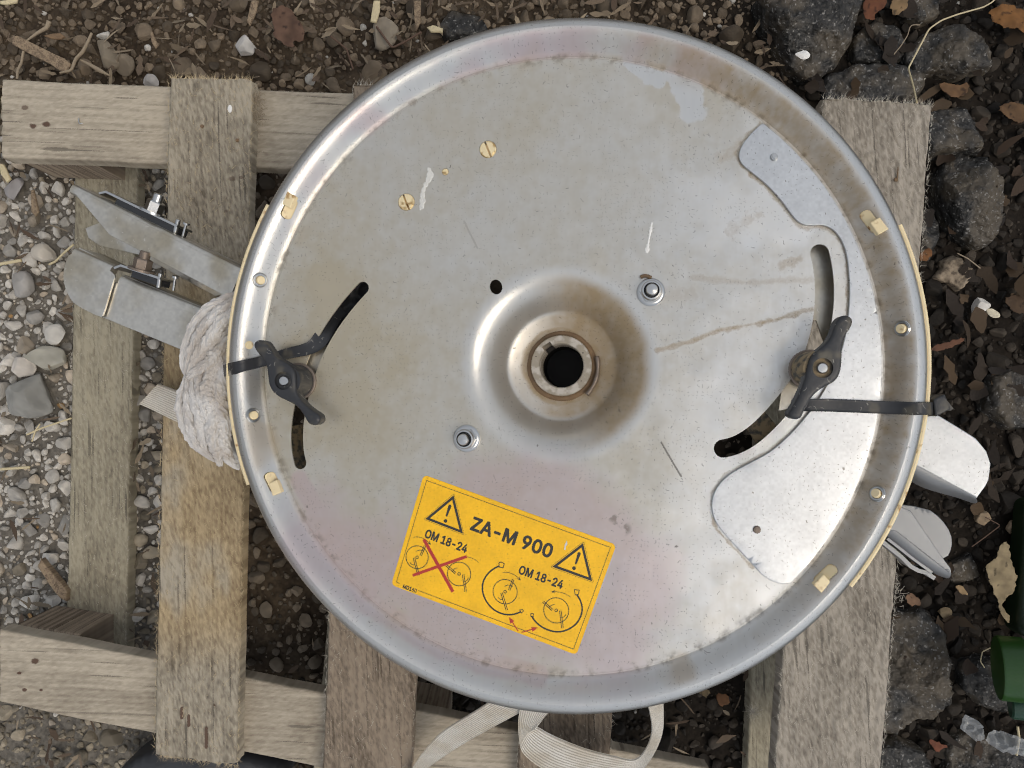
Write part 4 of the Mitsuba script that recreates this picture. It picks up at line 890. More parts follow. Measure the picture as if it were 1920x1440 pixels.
obj('arc_drawing', disc(prism(shapely.union_all(black), Z0, Z1)), 'print_black', lk, smooth=False)
obj('line_drawing', disc(prism(shapely.union_all(fine), Z0, Z1)), 'print_black', lk, smooth=False)
def lettering(txt, a_, b_, h, bold=True):
    m = meshkit.text_mesh(txt, 0.01, 0.00016, bold=bold); x0, x1 = m.bounds[0, 0], m.bounds[1, 0]
    A_, B_ = K(*a_), K(*b_); u_ = (B_ - A_) / (x1 - x0); n_ = np.array([-u_[1], u_[0]]) / np.linalg.norm(u_)
    v = np.array(m.vertices); f = m.faces; f = f[(v[f][:, :, 2] > 0.0001).all(1)]
    xy = A_ + (v[:, :1] - x0) * u_ + v[:, 1:2] / 0.01 * n_ * h * u4
    ink = shapely.union_all([Polygon(t_) for t_ in xy[f]]).buffer((0.024 if bold else 0.0) * h * u4)
    obj('lettering', disc(prism(ink, Z0, Z1)), 'print_black', lk, smooth=False, label=f'black lettering {txt}')
lettering('ZA-M 900', (674, 468), (1300, 692), 99); lettering('OM 18-24', (316, 528), (640, 653), 62); lettering('OM 18-24', (1050, 812), (1390, 934), 62)
lettering('MD160', (146, 928), (252, 965), 29, True)
# scuff on the label
obj('scuff', disc(prism(Polygon(KK([(1420, 632), (1408, 628), (1416, 585), (1432, 556), (1436, 590), (1424, 600)])), Z0, Z1 + 0.0001)), 'glue', lk, smooth=False, label='small pale scuff on the label')

# nuts on studs
def nut(px, py, big=1.0, tilt=(0, 0)):
    q = L(px, py, ZP); k = numbered(f'{dk}__flange_nut'); b = np.array([q[0], q[1], ZP])
    fl = lathe([(0, 0), (0.0118, 0), (0.0121, 0.0014), (0.0112, 0.0024), (0.0095, 0.0032), (0, 0.0033)], 40)
    hx = trimesh.creation.cylinder(0.0097, 0.0070, sections=6); hx.apply_translation([0, 0, 0.0066])
    cl = lathe([(0.0062, 0.0090), (0.0084, 0.0095), (0.0086, 0.0118), (0.0078, 0.0134), (0.0066, 0.0136), (0.0062, 0.0124)], 40)
    gp = lathe([(0, 0.0102), (0.0064, 0.0104), (0.0063, 0.0106), (0, 0.0107)], 24)
    st = lathe([(0, 0.010), (0.0050, 0.010), (0.0050, 0.0180), (0.0043, 0.0192), (0.0014, 0.0198), (0, 0.0198)], 32)
    for nm, m, mt_ in (('flange', fl, 'zinc'), ('hex', hx, 'zinc'), ('collar', cl, 'zinc'), ('thread_gap', gp, 'black_rubber'), ('stud', st, 'zinc')):
        m.apply_translation(b); scene[k + '__' + nm] = mikit.ply(disc(m), mt_, smooth=30)
nut(875, 822); nut(1220, 548)
q = [Ls(1201, 520, 0.0012), Ls(1210, 517, 0.0016), Ls(1221, 521, 0.0012)]
obj('rust_spot', disc(tube(spline(q, 10), 0.0016, 8)), 'rust', dk, smooth=True, label='brown crumb of rust above the upper nut')

# slotted brass screws sunk in the plate, and a small brass pin
for cx_, cy_ in ((915, 280), (762, 379)):
    q = L(cx_, cy_, ZP); r_ = 16.4 * S
    m = m3.CrossSection([np.array([(0, -0.006), (r_, -0.006), (r_, 0.0003), (r_ - 0.0006, 0.0010), (0, 0.0014)])]).revolve(40)
    sl = m3.CrossSection([np.array(LineString([(-0.0035, 0.0085), (0.0035, -0.0085)]).buffer(0.00085, cap_style='flat').exterior.coords)[:-1][::-1]])
    m = m - sl.extrude(0.01).translate([0, 0, -0.0045])
    m = m - m3.CrossSection([np.array(Polygon([(0.004, -0.0062), (0.0068, -0.0035), (0.0062, -0.0022), (0.0045, -0.0040)]).buffer(0.0004).exterior.coords)[:-1][::-1]]).extrude(0.01).translate([0, 0, -0.0006])
    obj('slotted_screw', disc(m.translate([q[0], q[1], ZP])), 'brass', dk, smooth=30)
q = L(835, 322, ZP); obj('pin', disc(lathe([(0, -0.003), (6.6 * S, -0.003), (6.4 * S, -0.0004), (0, 0.0002)], 24, (q[0], q[1], ZP))), 'brass', dk, smooth=40)

# rim: tangent frames
def rim_frame(px, py, off=0.0):
    o = Ls(px, py, off); r = np.linalg.norm(o[:2]); rad = np.array([o[0] / r, o[1] / r, 0.0])
    sl = (zr(r + 0.002) - zr(r - 0.002)) / 0.004
    n = np.array([-sl * rad[0], -sl * rad[1], 1.0]); n /= np.linalg.norm(n)
    tg = np.array([-rad[1], rad[0], 0.0]); M = np.eye(4); M[:3, 0] = tg; M[:3, 1] = np.cross(n, tg); M[:3, 2] = n; M[:3, 3] = o
    return M
for px, py in ((487, 525), (474, 779), (1692, 616), (1645, 926)):
    M = rim_frame(px, py); k = numbered(f'{dk}__rim_rivet')
    ring = lathe([(0.0040, -0.001), (0.0066, -0.001), (0.0068, 0.0006), (0.0063, 0.0012), (0.0058, 0.0008), (0.0054, 0.0014), (0.0044, 0.0014), (0.0041, 0.0006), (0.0040, -0.001)], 36)
    pin = lathe([(0, -0.001), (0.0038, -0.001), (0.0038, 0.0034), (0.0033, 0.0041), (0, 0.0043)], 24)
    ring.apply_transform(M); pin.apply_transform(M)
    scene[k + '__ring'] = mikit.ply(disc(ring), 'zinc', smooth=30)
    scene[k + '__pin'] = mikit.ply(disc(pin), 'cream_plastic', smooth=30)
M = rim_frame(467, 647); m = lathe([(0, -0.001), (0.0036, -0.001), (0.0038, 0.0004), (0.0034, 0.0008), (0, 0.0009)], 24); m.apply_transform(M)
obj('rim_plug', disc(m), 'cream_plastic', dk, smooth=40)
for n_, (a_, b_) in enumerate(clips):
    pa, pb = Ls(*a_, 0), Ls(*b_, 0); k = numbered(f'{dk}__clip')
    pad = slab(LineString([pa[:2], pb[:2]]).buffer(7.9 * S), 0.003, 0.0, -0.003, 0.0006, fn=lambda p: zr(np.linalg.norm(p, axis=1)) - 0.0012)
    d_ = (pb - pa)[:2]; d_ /= np.linalg.norm(d_); nn = np.array([-d_[1], d_[0]])
    c_ = pb[:2] - d_ * 0.0005 + nn * (0.0008)
    tp = Polygon([c_ + d_ * 0.0062 + nn * 0.0042, c_ - d_ * 0.0050 + nn * 0.0040, c_ - d_ * 0.0052 - nn * 0.0036, c_ + d_ * 0.0058 - nn * 0.0040]).buffer(0.0004)
    tab = slab(tp, 0.0015, 0.0042, -0.002, 0.0008, fn=lambda p: np.full(len(p), zr(np.linalg.norm(c_))) + (p - c_) @ d_ * 0.12)
    scene[k + '__pad'] = mikit.ply(disc(pad), 'cream_plastic', smooth=30)
    scene[k + '__tab'] = mikit.ply(disc(tab), 'cream_plastic', smooth=30)
def edge_strip(a0, a1, ro=0.3002, th=0.0022, z0=-0.034, z1=-0.0100):
    t = np.linspace(a0, a1, 90)
    sec = [(ro, z0), (ro, z1), (ro + th * 0.4, z1 + 0.0007), (ro + th, z1), (ro + th, z0)]
    v = np.array([[r * math.cos(q), r * math.sin(q), z] for q in t for r, z in sec]); m = len(sec)
    f = [[i * m + j, i * m + (j + 1) % m, (i + 1) * m + (j + 1) % m, (i + 1) * m + j] for i in range(len(t) - 1) for j in range(m)]
    mm = trimesh.Trimesh(v, np.vstack([[[a, b, c], [a, c, d]] for a, b, c, d in f] + [[[0, j + 1, j] for j in range(1, m - 1)], [[(len(t) - 1) * m, (len(t) - 1) * m + j, (len(t) - 1) * m + j + 1] for j in range(1, m - 1)]]), process=False)
    if mm.volume < 0: mm.invert()
    return mm
ang = lambda px, py: math.atan2(*(L(px, py, -0.01)[::-1]))
obj('edge_strip', disc(edge_strip(ang(499, 382), ang(468, 908) + 2 * math.pi, th=0.0028, z1=-0.0080)), 'cream_plastic', dk, smooth=40, label='cream plastic strip along the left of the rim')
obj('edge_strip', disc(edge_strip(ang(1596, 1100), ang(1692, 420), th=0.0030, z1=-0.0080)), 'cream_plastic', dk, smooth=40, label='stained cream plastic strip along the right of the rim')

# wing knobs
def knob(outline, base_, bolt, tilt_lab, side_mat, zt=0.027):
    k = numbered(f'{dk}__wing_knob')
    top = ZP + zt; q = L(*bolt, top)
    pl = Polygon(smooth_poly(LL(outline, top), 2)).buffer(0)
    holep = Point(*q).buffer(0.0078, 24)
    body = slab(pl, 0.003, top, top - 0.0135, 0.0028)
    mb = m3.Manifold(m3.Mesh(np.array(body.vertices, np.float32), np.array(body.faces, np.uint32)))
    if mb.status() == m3.Error.NoError: body = mb - cutter(holep, top - 0.008, top + 0.01)
    labels[k] = {'label': tilt_lab}
    scene[k + '__wings'] = mikit.ply(disc(body), 'black_plastic', smooth=40)
    scene[k + '__stem'] = mikit.ply(disc(lathe([(0, ZP + 0.0030), (0.0150, ZP + 0.0030), (0.0146, top - 0.012), (0.0140, top - 0.0035), (0, top - 0.0035)], 40, (q[0], q[1], 0))), side_mat, smooth=30)
    scene[k + '__washer'] = mikit.ply(disc(lathe([(0, ZP + 0.0002), (0.0168, ZP + 0.0002), (0.0168, ZP + 0.0024), (0.0160, ZP + 0.0030), (0, ZP + 0.0031)], 40, (q[0], q[1], 0))), 'dark_zinc', smooth=30)
    scene[k + '__bolt'] = mikit.ply(disc(lathe([(0, top - 0.010), (0.0044, top - 0.010), (0.0044, top - 0.0012), (0.0036, top - 0.0002), (0, top)], 24, (q[0], q[1], 0))), 'zinc', smooth=30)
    return q
z3 = lambda pts: [(1400 + x * 0.20833, 560 + y * 0.20833) for x, y in pts]
z4_ = lambda pts: [(x / 3, 480 + y / 3) for x, y in pts]
knob(z3([(812, 195), (862, 148), (925, 150), (962, 190), (952, 245), (905, 310), (868, 400), (862, 500), (858, 640), (818, 725), (745, 775), (665, 815), (595, 880), (548, 960), (512, 1030), (492, 1078), (440, 1090), (388, 1070), (374, 1030), (410, 985), (455, 900), (500, 800), (535, 690), (552, 590), (585, 510), (650, 455), (720, 400), (765, 330), (790, 260)]), None, (1543, 690), 'right wing knob, dusty brown below', 'dusty_plastic', 0.041)
knob(z4_([(1420, 498), (1442, 470), (1488, 474), (1512, 515), (1552, 570), (1610, 600), (1655, 640), (1662, 700), (1662, 765), (1700, 825), (1750, 868), (1795, 893), (1802, 930), (1772, 956), (1730, 945), (1706, 895), (1672, 848), (1620, 818), (1555, 790), (1512, 740), (1503, 680), (1498, 620), (1476, 575), (1440, 540)]), None, (531, 714), 'left wing knob, black and scratched', 'black_plastic', 0.034)

# glue streaks and droppings dried on the plate
for pts, w, m in (([(803, 316), (806, 330), (799, 345), (793, 360), (792, 378), (788, 392)], (3, 7, 5, 4, 5, 6, 4), 'glue'), ([(1222, 418), (1219, 436), (1216, 452), (1213, 472)], (1.5, 3.2, 1.6, 2.2, 5), 'white_paint')):
    q = spline(LL(pts, ZP), 30); wd = np.interp(np.linspace(0, 1, 30), np.linspace(0, 1, len(w)), w) * S * (0.85 + 0.3 * np.sin(np.arange(30) * 1.7))
    pl = shapely.union_all([Point(*c_).buffer(r_) for c_, r_ in zip(q, wd)] + [LineString(q).buffer(1.6 * S)])
    obj('dried_streak', disc(slab(pl, 0.0012, ZP + 0.0007, ZP - 0.0003, 0.0007, fn=lambda p: 0.0005 * (meshkit.noise(np.c_[p * 700, np.zeros(len(p))]) - 0.5))), m, dk, smooth=True, label='translucent glue streak beside the lower brass screw' if m == 'glue' else 'white dried dropping on the plate right of centre')

# throwing vanes under the disc
def edge_round(a, b, z, r, mat, parent):
    A_, B_ = L(*a, z), L(*b, z)
    return cyl([*A_, z - r], [*B_, z - r], r, n=20)
zv = -0.055
v1 = [(133, 343), (140, 342), (455, 502), (430, 560), (425, 556), (205, 440), (133, 354)]
k = numbered(f'{dk}__throwing_vane'); labels[k] = {'label': 'upper left steel vane with a pointed tip'}
A_, B_ = L(136, 343, zv), L(452, 501, zv); dv = (B_ - A_) / np.linalg.norm(B_ - A_); nv = np.array([-dv[1], dv[0]])   # nv points up in the photograph
q1 = LL(v1, zv); q1[1] -= nv * 0.0052; q1[2] -= nv * 0.0052; q1[0] = q1[1] - dv * 0.001
scene[k + '__flange'] = mikit.ply(disc(slab(Polygon(q1), 0.006, zv, zv - 0.002, 0.0004)), 'vane_metal', smooth=40)
scene[k + '__web'] = mikit.ply(disc(cat([cyl([*(A_ - nv * 0.0056), zv - 0.0058], [*(B_ - nv * 0.0056), zv - 0.0058], 0.0056, n=28), prism(LineString([A_ - nv * 0.001, B_ - nv * 0.001]).buffer(0.001, cap_style='flat'), zv - 0.048, zv - 0.005)])), 'vane_metal', smooth=40)
scene[k + '__lower_flange'] = mikit.ply(disc(slab(Polygon(LL([(160, 428), (166, 446), (186, 460), (262, 478), (440, 575), (455, 520), (230, 400)], zv - 0.046)), 0.006, zv - 0.046, zv - 0.048, 0.0004)), 'vane_metal', smooth=40)
def bracket(a, b, z, h, off, key, nutpx, up, pins, nmat):
    A_, B_ = L(*a, z), L(*b, z); d_ = (B_ - A_) / np.linalg.norm(B_ - A_); n_ = np.array([-d_[1], d_[0]]) * up
    scene[key + '__bracket'] = mikit.ply(disc(prism(LineString([A_ + d_ * 0.012 - n_ * 0.0045, A_ + d_ * 0.018, B_]).buffer(0.0011, cap_style='flat'), z - h, z)), 'zinc', smooth=30)
    scene[key + '__rubber_pad'] = mikit.ply(disc(prism(LineString([A_ + d_ * 0.03 - n_ * 0.0045, B_ - d_ * 0.004 - n_ * 0.0045]).buffer(0.0032, cap_style='flat'), z - h, z - 0.003)), 'black_rubber', smooth=30)
    C_ = L(*nutpx, z); C_ = A_ + d_ * ((C_ - A_) @ d_); zc = z - 0.004
    b0 = np.array([*(C_ + n_ * 0.001), zc]); nn = np.array([*n_, 0.10])
    wsh = cyl(b0, b0 + nn * 0.0022, 0.0125, n=32); hx = cyl(b0 + nn * 0.0022, b0 + nn * 0.0125, 0.0088, n=6, cap=0.0012); st = cyl(b0 + nn * 0.012, b0 + nn * 0.0200, 0.0050, n=24, cap=0.0008)
    rings = [cyl(b0 + nn * (0.0135 + 0.0013 * i), b0 + nn * (0.0141 + 0.0013 * i), 0.0053, n=24) for i in range(4)]
    scene[key + '__nut'] = mikit.ply(disc(cat([wsh, hx])), nmat, smooth=25)
    scene[key + '__bolt'] = mikit.ply(disc(cat([st] + rings)), nmat, smooth=25)
    for i_, pp in enumerate(pins):
        C_ = L(*pp, z); p0 = np.array([*(C_ - n_ * 0.006), z - 0.006])
        scene[key + ('__pin' if i_ == 0 else f'__pin_{i_:03d}')] = mikit.ply(disc(cat([cyl(p0, p0 + np.array([*n_, 0.25]) * 0.014, 0.0024 if i_ == 0 else 0.0014, n=16, cap=0.0005)] + ([cyl(p0 + np.array([*n_, 0.25]) * 0.0125, p0 + np.array([*n_, 0.25]) * 0.0145, 0.0034, n=16)] if i_ else []))), 'zinc', smooth=30)
bracket((170, 346), (332, 424), zv - 0.003, 0.028, 0, k, (287, 385), 1, [(326, 424), (341, 431)], 'zinc')

k = numbered(f'{dk}__throwing_vane'); labels[k] = {'label': 'lower left steel vane with a rounded end and a folded step'}
zv2 = -0.052
pa = [(130, 473), (150, 481), (205, 506), (217, 517), (212, 528), (194, 590), (189, 596), (140, 571), (130, 558), (120, 535), (118, 515), (121, 497)]
pb = [(205, 524), (297, 560), (437, 623), (430, 690), (345, 658), (199, 598), (180, 590)]
scene[k + '__end_plate'] = mikit.ply(disc(slab(Polygon(smooth_poly(LL(pa, zv2), 1)), 0.004, zv2, zv2 - 0.002, 0.0004)), 'vane_metal', smooth=40)
scene[k + '__flange'] = mikit.ply(disc(slab(Polygon(LL(pb, zv2 - 0.004)), 0.006, zv2 - 0.004, zv2 - 0.006, 0.0008)), 'vane_metal', smooth=40)
A_, B_ = L(140, 464, zv2), L(440, 606, zv2); d2 = (B_ - A_) / np.linalg.norm(B_ - A_); n2 = np.array([-d2[1], d2[0]])
A1, B1 = L(224, 522, zv2 - 0.004), L(440, 610, zv2 - 0.004); d1 = (B1 - A1) / np.linalg.norm(B1 - A1); n1 = np.array([-d1[1], d1[0]])
scene[k + '__web'] = mikit.ply(disc(cat([cyl([*(A1 - n1 * 0.003), zv2 - 0.0115], [*(B1 - n1 * 0.003), zv2 - 0.0115], 0.0078, n=28), prism(LineString([A1 + n1 * 0.0032, B1 + n1 * 0.0032]).buffer(0.001, cap_style='flat'), zv2 - 0.046, zv2 - 0.008),
    cyl([*L(135, 473, zv2), zv2 - 0.0055], [*L(207, 506, zv2), zv2 - 0.0055], 0.0055, n=28), prism(LineString([L(140, 464, zv2), L(212, 500, zv2)]).buffer(0.001, cap_style='flat'), zv2 - 0.046, zv2 - 0.006)])), 'vane_metal', smooth=40)
bracket((196, 488), (300, 522), zv2 - 0.001, 0.026, 0, k, (262, 500), 1, [(294, 526), (322, 532)], 'dark_zinc')

k = numbered(f'{dk}__throwing_vane'); labels[k] = {'label': 'upper right vane, bright galvanised with a rounded end'}
zv3 = -0.050
pc = [(1690, 800), (1752, 776), (1762, 780), (1800, 803), (1830, 822), (1850, 846), (1858, 870), (1854, 900), (1848, 912), (1832, 934), (1826, 930), (1725, 876), (1660, 850)]
scene[k + '__flange'] = mikit.ply(disc(slab(Polygon(LL(pc, zv3)), 0.005, zv3, zv3 - 0.002, 0.001)), 'galvanised_dull', smooth=40)
def fold(poly_hi, poly_lo, z_hi, z_lo, mat):
    A_ = np.c_[spline(LL(poly_hi, z_hi), 24), np.full(24, z_hi)]; B_ = np.c_[spline(LL(poly_lo, z_lo), 24), np.full(24, z_lo)]
    rows = []
    for t in np.linspace(0, 1, 10):
        w_ = A_ * (1 - t) + B_ * t; w_[:, 2] = z_hi + (z_lo - z_hi) * (1 - math.sqrt(max(0, 1 - t * t))); rows.append(w_)
    V_ = np.concatenate([np.array(rows), np.array(rows) - [0, 0, 0.0018]], 0); n, m = 10, 24; f = []
    idx = lambda s_, i, j: s_ * n * m + i * m + j
    for i in range(n - 1):
        for j in range(m - 1):
            f += [[idx(0, i, j), idx(0, i, j + 1), idx(0, i + 1, j + 1)], [idx(0, i, j), idx(0, i + 1, j + 1), idx(0, i + 1, j)], [idx(1, i, j), idx(1, i + 1, j + 1), idx(1, i, j + 1)], [idx(1, i, j), idx(1, i + 1, j), idx(1, i + 1, j + 1)]]
    per = [(0, j) for j in range(m)] + [(i, m - 1) for i in range(1, n)] + [(n - 1, j) for j in range(m - 2, -1, -1)] + [(i, 0) for i in range(n - 2, 0, -1)]
    for (a, b), (c, d) in zip(per, per[1:] + per[:1]): f += [[idx(0, a, b), idx(1, a, b), idx(1, c, d)], [idx(0, a, b), idx(1, c, d), idx(0, c, d)]]
    mm = trimesh.Trimesh(V_.reshape(-1, 3), np.array(f), process=False)
    return disc(mm)
scene[k + '__fold'] = mikit.ply(fold([(1690, 858), (1728, 878), (1780, 905), (1828, 931)], [(1688, 880), (1722, 910), (1768, 926), (1822, 943)], zv3 - 0.0008, zv3 - 0.020, 'galvanised'), 'matte_zinc', smooth=50)

k = numbered(f'{dk}__throwing_vane'); labels[k] = {'label': 'lower right vane, a grey folded channel with a narrow tip'}
zv4 = -0.054
scene[k + '__lower_flange'] = mikit.ply(disc(slab(Polygon(smooth_poly(LL([(1640, 940), (1738, 952), (1765, 972), (1784, 1000), (1786, 1025), (1776, 1048), (1720, 1060), (1640, 1000)], zv4 - 0.040), 1)), 0.005, zv4 - 0.040, zv4 - 0.042, 0.0008)), 'matte_zinc', smooth=40)
scene[k + '__flange'] = mikit.ply(disc(slab(Polygon(LL([(1640, 930), (1708, 958), (1765, 1042), (1783, 1066), (1780, 1074), (1680, 996), (1640, 990)], zv4)), 0.005, zv4, zv4 - 0.002, 0.0008)), 'matte_zinc', smooth=40)
scene[k + '__fold'] = mikit.ply(fold([(1650, 978), (1682, 996), (1730, 1036), (1783, 1068)], [(1650, 1000), (1670, 1016), (1720, 1056), (1774, 1084)], zv4 - 0.0008, zv4 - 0.012, 'x'), 'matte_zinc', smooth=50)
for nm, pts, z_, w_ in (('bracket', [(1655, 1016), (1690, 1044), (1708, 1062), (1722, 1070), (1738, 1074), (1753, 1085)], zv4 - 0.008, 0.0018), ('slide', [(1664, 1010), (1710, 1046), (1748, 1074)], zv4 - 0.006, 0.0012)):
    scene[f'{k}__{nm}'] = mikit.ply(disc(prism(LineString(LL(pts, z_)).buffer(w_, cap_style='flat'), z_ - 0.02, z_)), 'matte_zinc', smooth=30)
# carrier arms seen through the two slots
k = numbered(f'{dk}__vane_carrier')
obj('vane_carrier', disc(slab(Polygon(LL([(1500, 440), (1590, 440), (1600, 640), (1548, 650), (1530, 600), (1508, 600)], ZP - 0.016)).buffer(0), 0.008, ZP - 0.016, ZP - 0.018)), 'vane_metal', dk, smooth=40)
obj('vane_carrier', disc(slab(Polygon(LL([(1395, 795), (1432, 770), (1458, 800), (1420, 835)], ZP - 0.020)), 0.008, ZP - 0.020, ZP - 0.022)), 'dusty_plastic', dk, smooth=40)
obj('vane_carrier', disc(slab(Polygon(LL([(1470, 700), (1520, 690), (1510, 760), (1460, 770)], ZP - 0.006)), 0.008, ZP - 0.006, ZP - 0.008)), 'vane_metal', dk, smooth=40)
obj('vane_carrier', disc(slab(Polygon(LL([(560, 660), (640, 640), (620, 715), (560, 720)], ZP - 0.006)), 0.008, ZP - 0.006, ZP - 0.008)), 'vane_metal', dk, smooth=40)
obj('vane_carrier', disc(slab(Polygon(LL([(540, 800), (600, 790), (590, 900), (550, 900)], ZP - 0.05)), 0.008, ZP - 0.05, ZP - 0.052)), 'dusty_plastic', dk, smooth=40)

# ------------------------------------------------------------------ things tied to or lying by the disc
def ribbon(rows, n, th, bsdf, name, lab, cat_, sub=24, parent=None, ribs=0):
    """rows: pairs of opposite edge points (3-D); a smooth closed band through them."""
    A_ = spline([r[0] for r in rows], n); B_ = spline([r[1] for r in rows], n)
    v_ = np.linspace(0, 1, sub); q = A_[:, None] * (1 - v_[None, :, None]) + B_[:, None] * v_[None, :, None]
    du = np.gradient(q, axis=0); dv_ = (B_ - A_)[:, None] + 0 * q; nn = np.cross(du, dv_); nn /= np.linalg.norm(nn, axis=-1, keepdims=True) + 1e-12
    rb = (1 + 0.9 * np.cos(v_ * 2 * np.pi * ribs))[None, :, None] if ribs else 1.0
    V_ = np.concatenate([q + nn * th / 2 * rb, q - nn * th / 2 * rb], 0).reshape(-1, 3); idx = lambda s_, i, j: s_ * n * sub + i * sub + j
    i, j = np.meshgrid(np.arange(n - 1), np.arange(sub - 1), indexing='ij'); i, j = i.ravel(), j.ravel()
    f = [np.stack([idx(0, i, j), idx(0, i + 1, j), idx(0, i + 1, j + 1)], 1), np.stack([idx(0, i, j), idx(0, i + 1, j + 1), idx(0, i, j + 1)], 1),
         np.stack([idx(1, i, j), idx(1, i + 1, j + 1), idx(1, i + 1, j)], 1), np.stack([idx(1, i, j), idx(1, i, j + 1), idx(1, i + 1, j + 1)], 1)]
    per = [(0, b) for b in range(sub)] + [(a, sub - 1) for a in range(1, n)] + [(n - 1, b) for b in range(sub - 2, -1, -1)] + [(a, 0) for a in range(n - 2, 0, -1)]
    w_ = []
    for (a, b), (c, d) in zip(per, per[1:] + per[:1]): w_ += [[idx(0, a, b), idx(1, a, b), idx(1, c, d)], [idx(0, a, b), idx(1, c, d), idx(0, c, d)]]
    f = np.vstack(f + [np.array(w_)])
    uu = np.linspace(0, 1, n)[:, None] + 0 * v_[None]; vv = 0 * uu + v_[None]
    uv = np.stack([uu, vv], -1).reshape(-1, 2); uv = np.vstack([uv, uv])
    return obj(name, trimesh.Trimesh(V_, f, process=False), bsdf, parent, smooth=True, uv=uv, label=lab, cat=cat_)
def W(px, py, zl):                                            # world point at height zl of the disc's frame
    q = L(px, py, zl); return ORG + R3 @ np.array([q[0], q[1], zl])
ct = thing('cable_tie', 'black cable tie over the left rim of the disc', 'cable tie')
rows = []
for (x0, y0, x1, y1, z_) in ((628, 566, 652, 588, ZP - 0.028), (608, 596, 632, 612, ZP - 0.014), (588, 628, 606, 652, ZP + 0.001), (575, 642, 572, 667, ZP + 0.0038), (545, 651, 540, 673, ZP + 0.004), (513, 661, 510, 682, ZP + 0.004), (485, 669, 484, 690, ZP + 0.006), (462, 674, 463, 695, -0.001), (447, 677, 449, 699, 0.0022), (434, 680, 436, 703, -0.003), (424, 683, 426, 705, -0.013)):
    rows.append((W(x0, y0, z_), W(x1, y1, z_)))
rows.append((W(419, 684, -0.03), W(421, 706, -0.03)))
ribbon(rows, 90, 0.0014, 'black_plastic', 'band', None, None, 6, parent=ct)
ct = thing('cable_tie', 'black cable tie with square head over the right rim of the disc', 'cable tie')
rows = []
for (x0, y0, x1, y1, z_) in ((1478, 752, 1478, 775, ZP - 0.012), (1500, 748, 1500, 771, ZP + 0.002), (1518, 748, 1518, 771, ZP + 0.0050), (1560, 748, 1560, 772, zo + 0.0012), (1610, 750, 1610, 774, zo + 0.0020), (1660, 752, 1660, 776, zo + 0.0030), (1690, 753, 1690, 777, -0.005), (1712, 754, 1712, 778, 0.0008), (1728, 754, 1728, 778, 0.0014), (1742, 754, 1742, 778, -0.005), (1753, 754, 1752, 779, -0.014)):
    rows.append((W(x0, y0, z_), W(x1, y1, z_)))
ribbon(rows, 90, 0.0014, 'black_plastic', 'band', None, None, 6, parent=ct)
hd = slab(Polygon(LL([(1752, 750), (1771, 741), (1781, 766), (1756, 779)], -0.008)).buffer(0.0008), 0.003, -0.008, -0.022, 0.0014)
obj('head', disc(hd), 'black_plastic', ct, smooth=40)
obj('tail', disc(bar(L(1762, 742, -0.012), L(1783, 768, -0.012), 0.003, -0.030, -0.010)), 'black_plastic', ct, smooth=40)
# dark sheet bunched in the left slot
def crumple(poly_px, zl, amp, seed, freq=60):
    pl = Polygon(LL(poly_px, zl)).buffer(0); p, tri, loop = region(pl, 0.003)
    q = np.c_[p, np.full(len(p), seed)]; rid = np.abs(meshkit.fbm(q * freq, 3) - 0.5) * 2
    return trimesh.Trimesh(np.c_[p, zl + amp * (rid - 0.5)], tri, process=False)
obj('plastic_sheet', disc(crumple([(560, 560), (640, 500), (720, 500), (700, 580), (640, 660), (580, 690)], ZP - 0.030, 0.018, 5, 55)), 'black_rubber', smooth=True, label='crumpled black plastic film seen through the left slot of the disc', cat='plastic film')

# rag
def strand(path, widths, seed, zl, twist, folds, flat=0.6):
    n, m = 110, 72
    c = spline([[*L(x, y, zl + dz), zl + dz] for x, y, dz in path], n); wd = np.interp(np.linspace(0, 1, n), np.linspace(0, 1, len(widths)), widths) * 0.00050
    t = np.gradient(c, axis=0); t /= np.linalg.norm(t, axis=1, keepdims=True); up = np.array([0, 0, 1.0]); sd = np.cross(t, up); sd /= np.linalg.norm(sd, axis=1, keepdims=True); up2 = np.cross(sd, t)
    th = np.linspace(0, 2 * np.pi, m, endpoint=False); s = np.linspace(0, 1, n)
    Tt, Ss = np.meshgrid(th, s); a = Tt + twist * Ss
    q = np.stack([np.cos(a) * 1.3 + seed, np.sin(a) * 1.3, Ss * 1.4], -1)
    f1 = meshkit.fbm(q * 0.9, 2, seed); f2 = meshkit.fbm(q * 2.1 + 7, 2, seed + 1)
    b1 = np.abs(np.sin(a * folds / 2 + 5.0 * f1)) ** 0.75
    b2 = np.abs(np.sin(a * folds * 1.0 + 9.0 * f2 + Ss * 5)) ** 0.8
    q3 = np.stack([np.cos(a) * 1.9 + seed + 1.2 * f1, np.sin(a) * 1.9, Ss * 10 + 1.2 * np.sin(a + seed)], -1)
    b3 = np.abs(meshkit.fbm(q3, 3, seed + 4) - 0.5) * 2
    rr = 0.74 + 0.10 * b1 + 0.75 * b3 + 0.30 * (f1 - 0.5) + 0.22 * (meshkit.fbm(np.stack([np.cos(a) * 1.4 + seed, np.sin(a) * 1.4, Ss * 11], -1), 3, seed + 8) - 0.5)
    V_ = c[:, None] + (wd[:, None] * rr)[..., None] * (np.cos(Tt)[..., None] * sd[:, None] + flat * np.sin(Tt)[..., None] * up2[:, None])
    V_ = V_.reshape(-1, 3); i, j = np.meshgrid(np.arange(n - 1), np.arange(m), indexing='ij'); a_ = i * m + j; b_ = i * m + (j + 1) % m
    ff = np.stack([a_, b_, b_ + m, a_ + m], -1).reshape(-1, 4); ff = np.vstack([ff[:, [0, 1, 2]], ff[:, [0, 2, 3]]])
    for row in (0, n - 1):
        V_ = np.vstack([V_, V_[row * m:(row + 1) * m].mean(0)]); kk = np.arange(m); ff = np.vstack([ff, np.stack([np.full(m, len(V_) - 1), row * m + kk, row * m + (kk + 1) % m], 1)])
    return trimesh.Trimesh(V_, ff, process=False)
zg = -0.036
rs = np.random.RandomState(21)
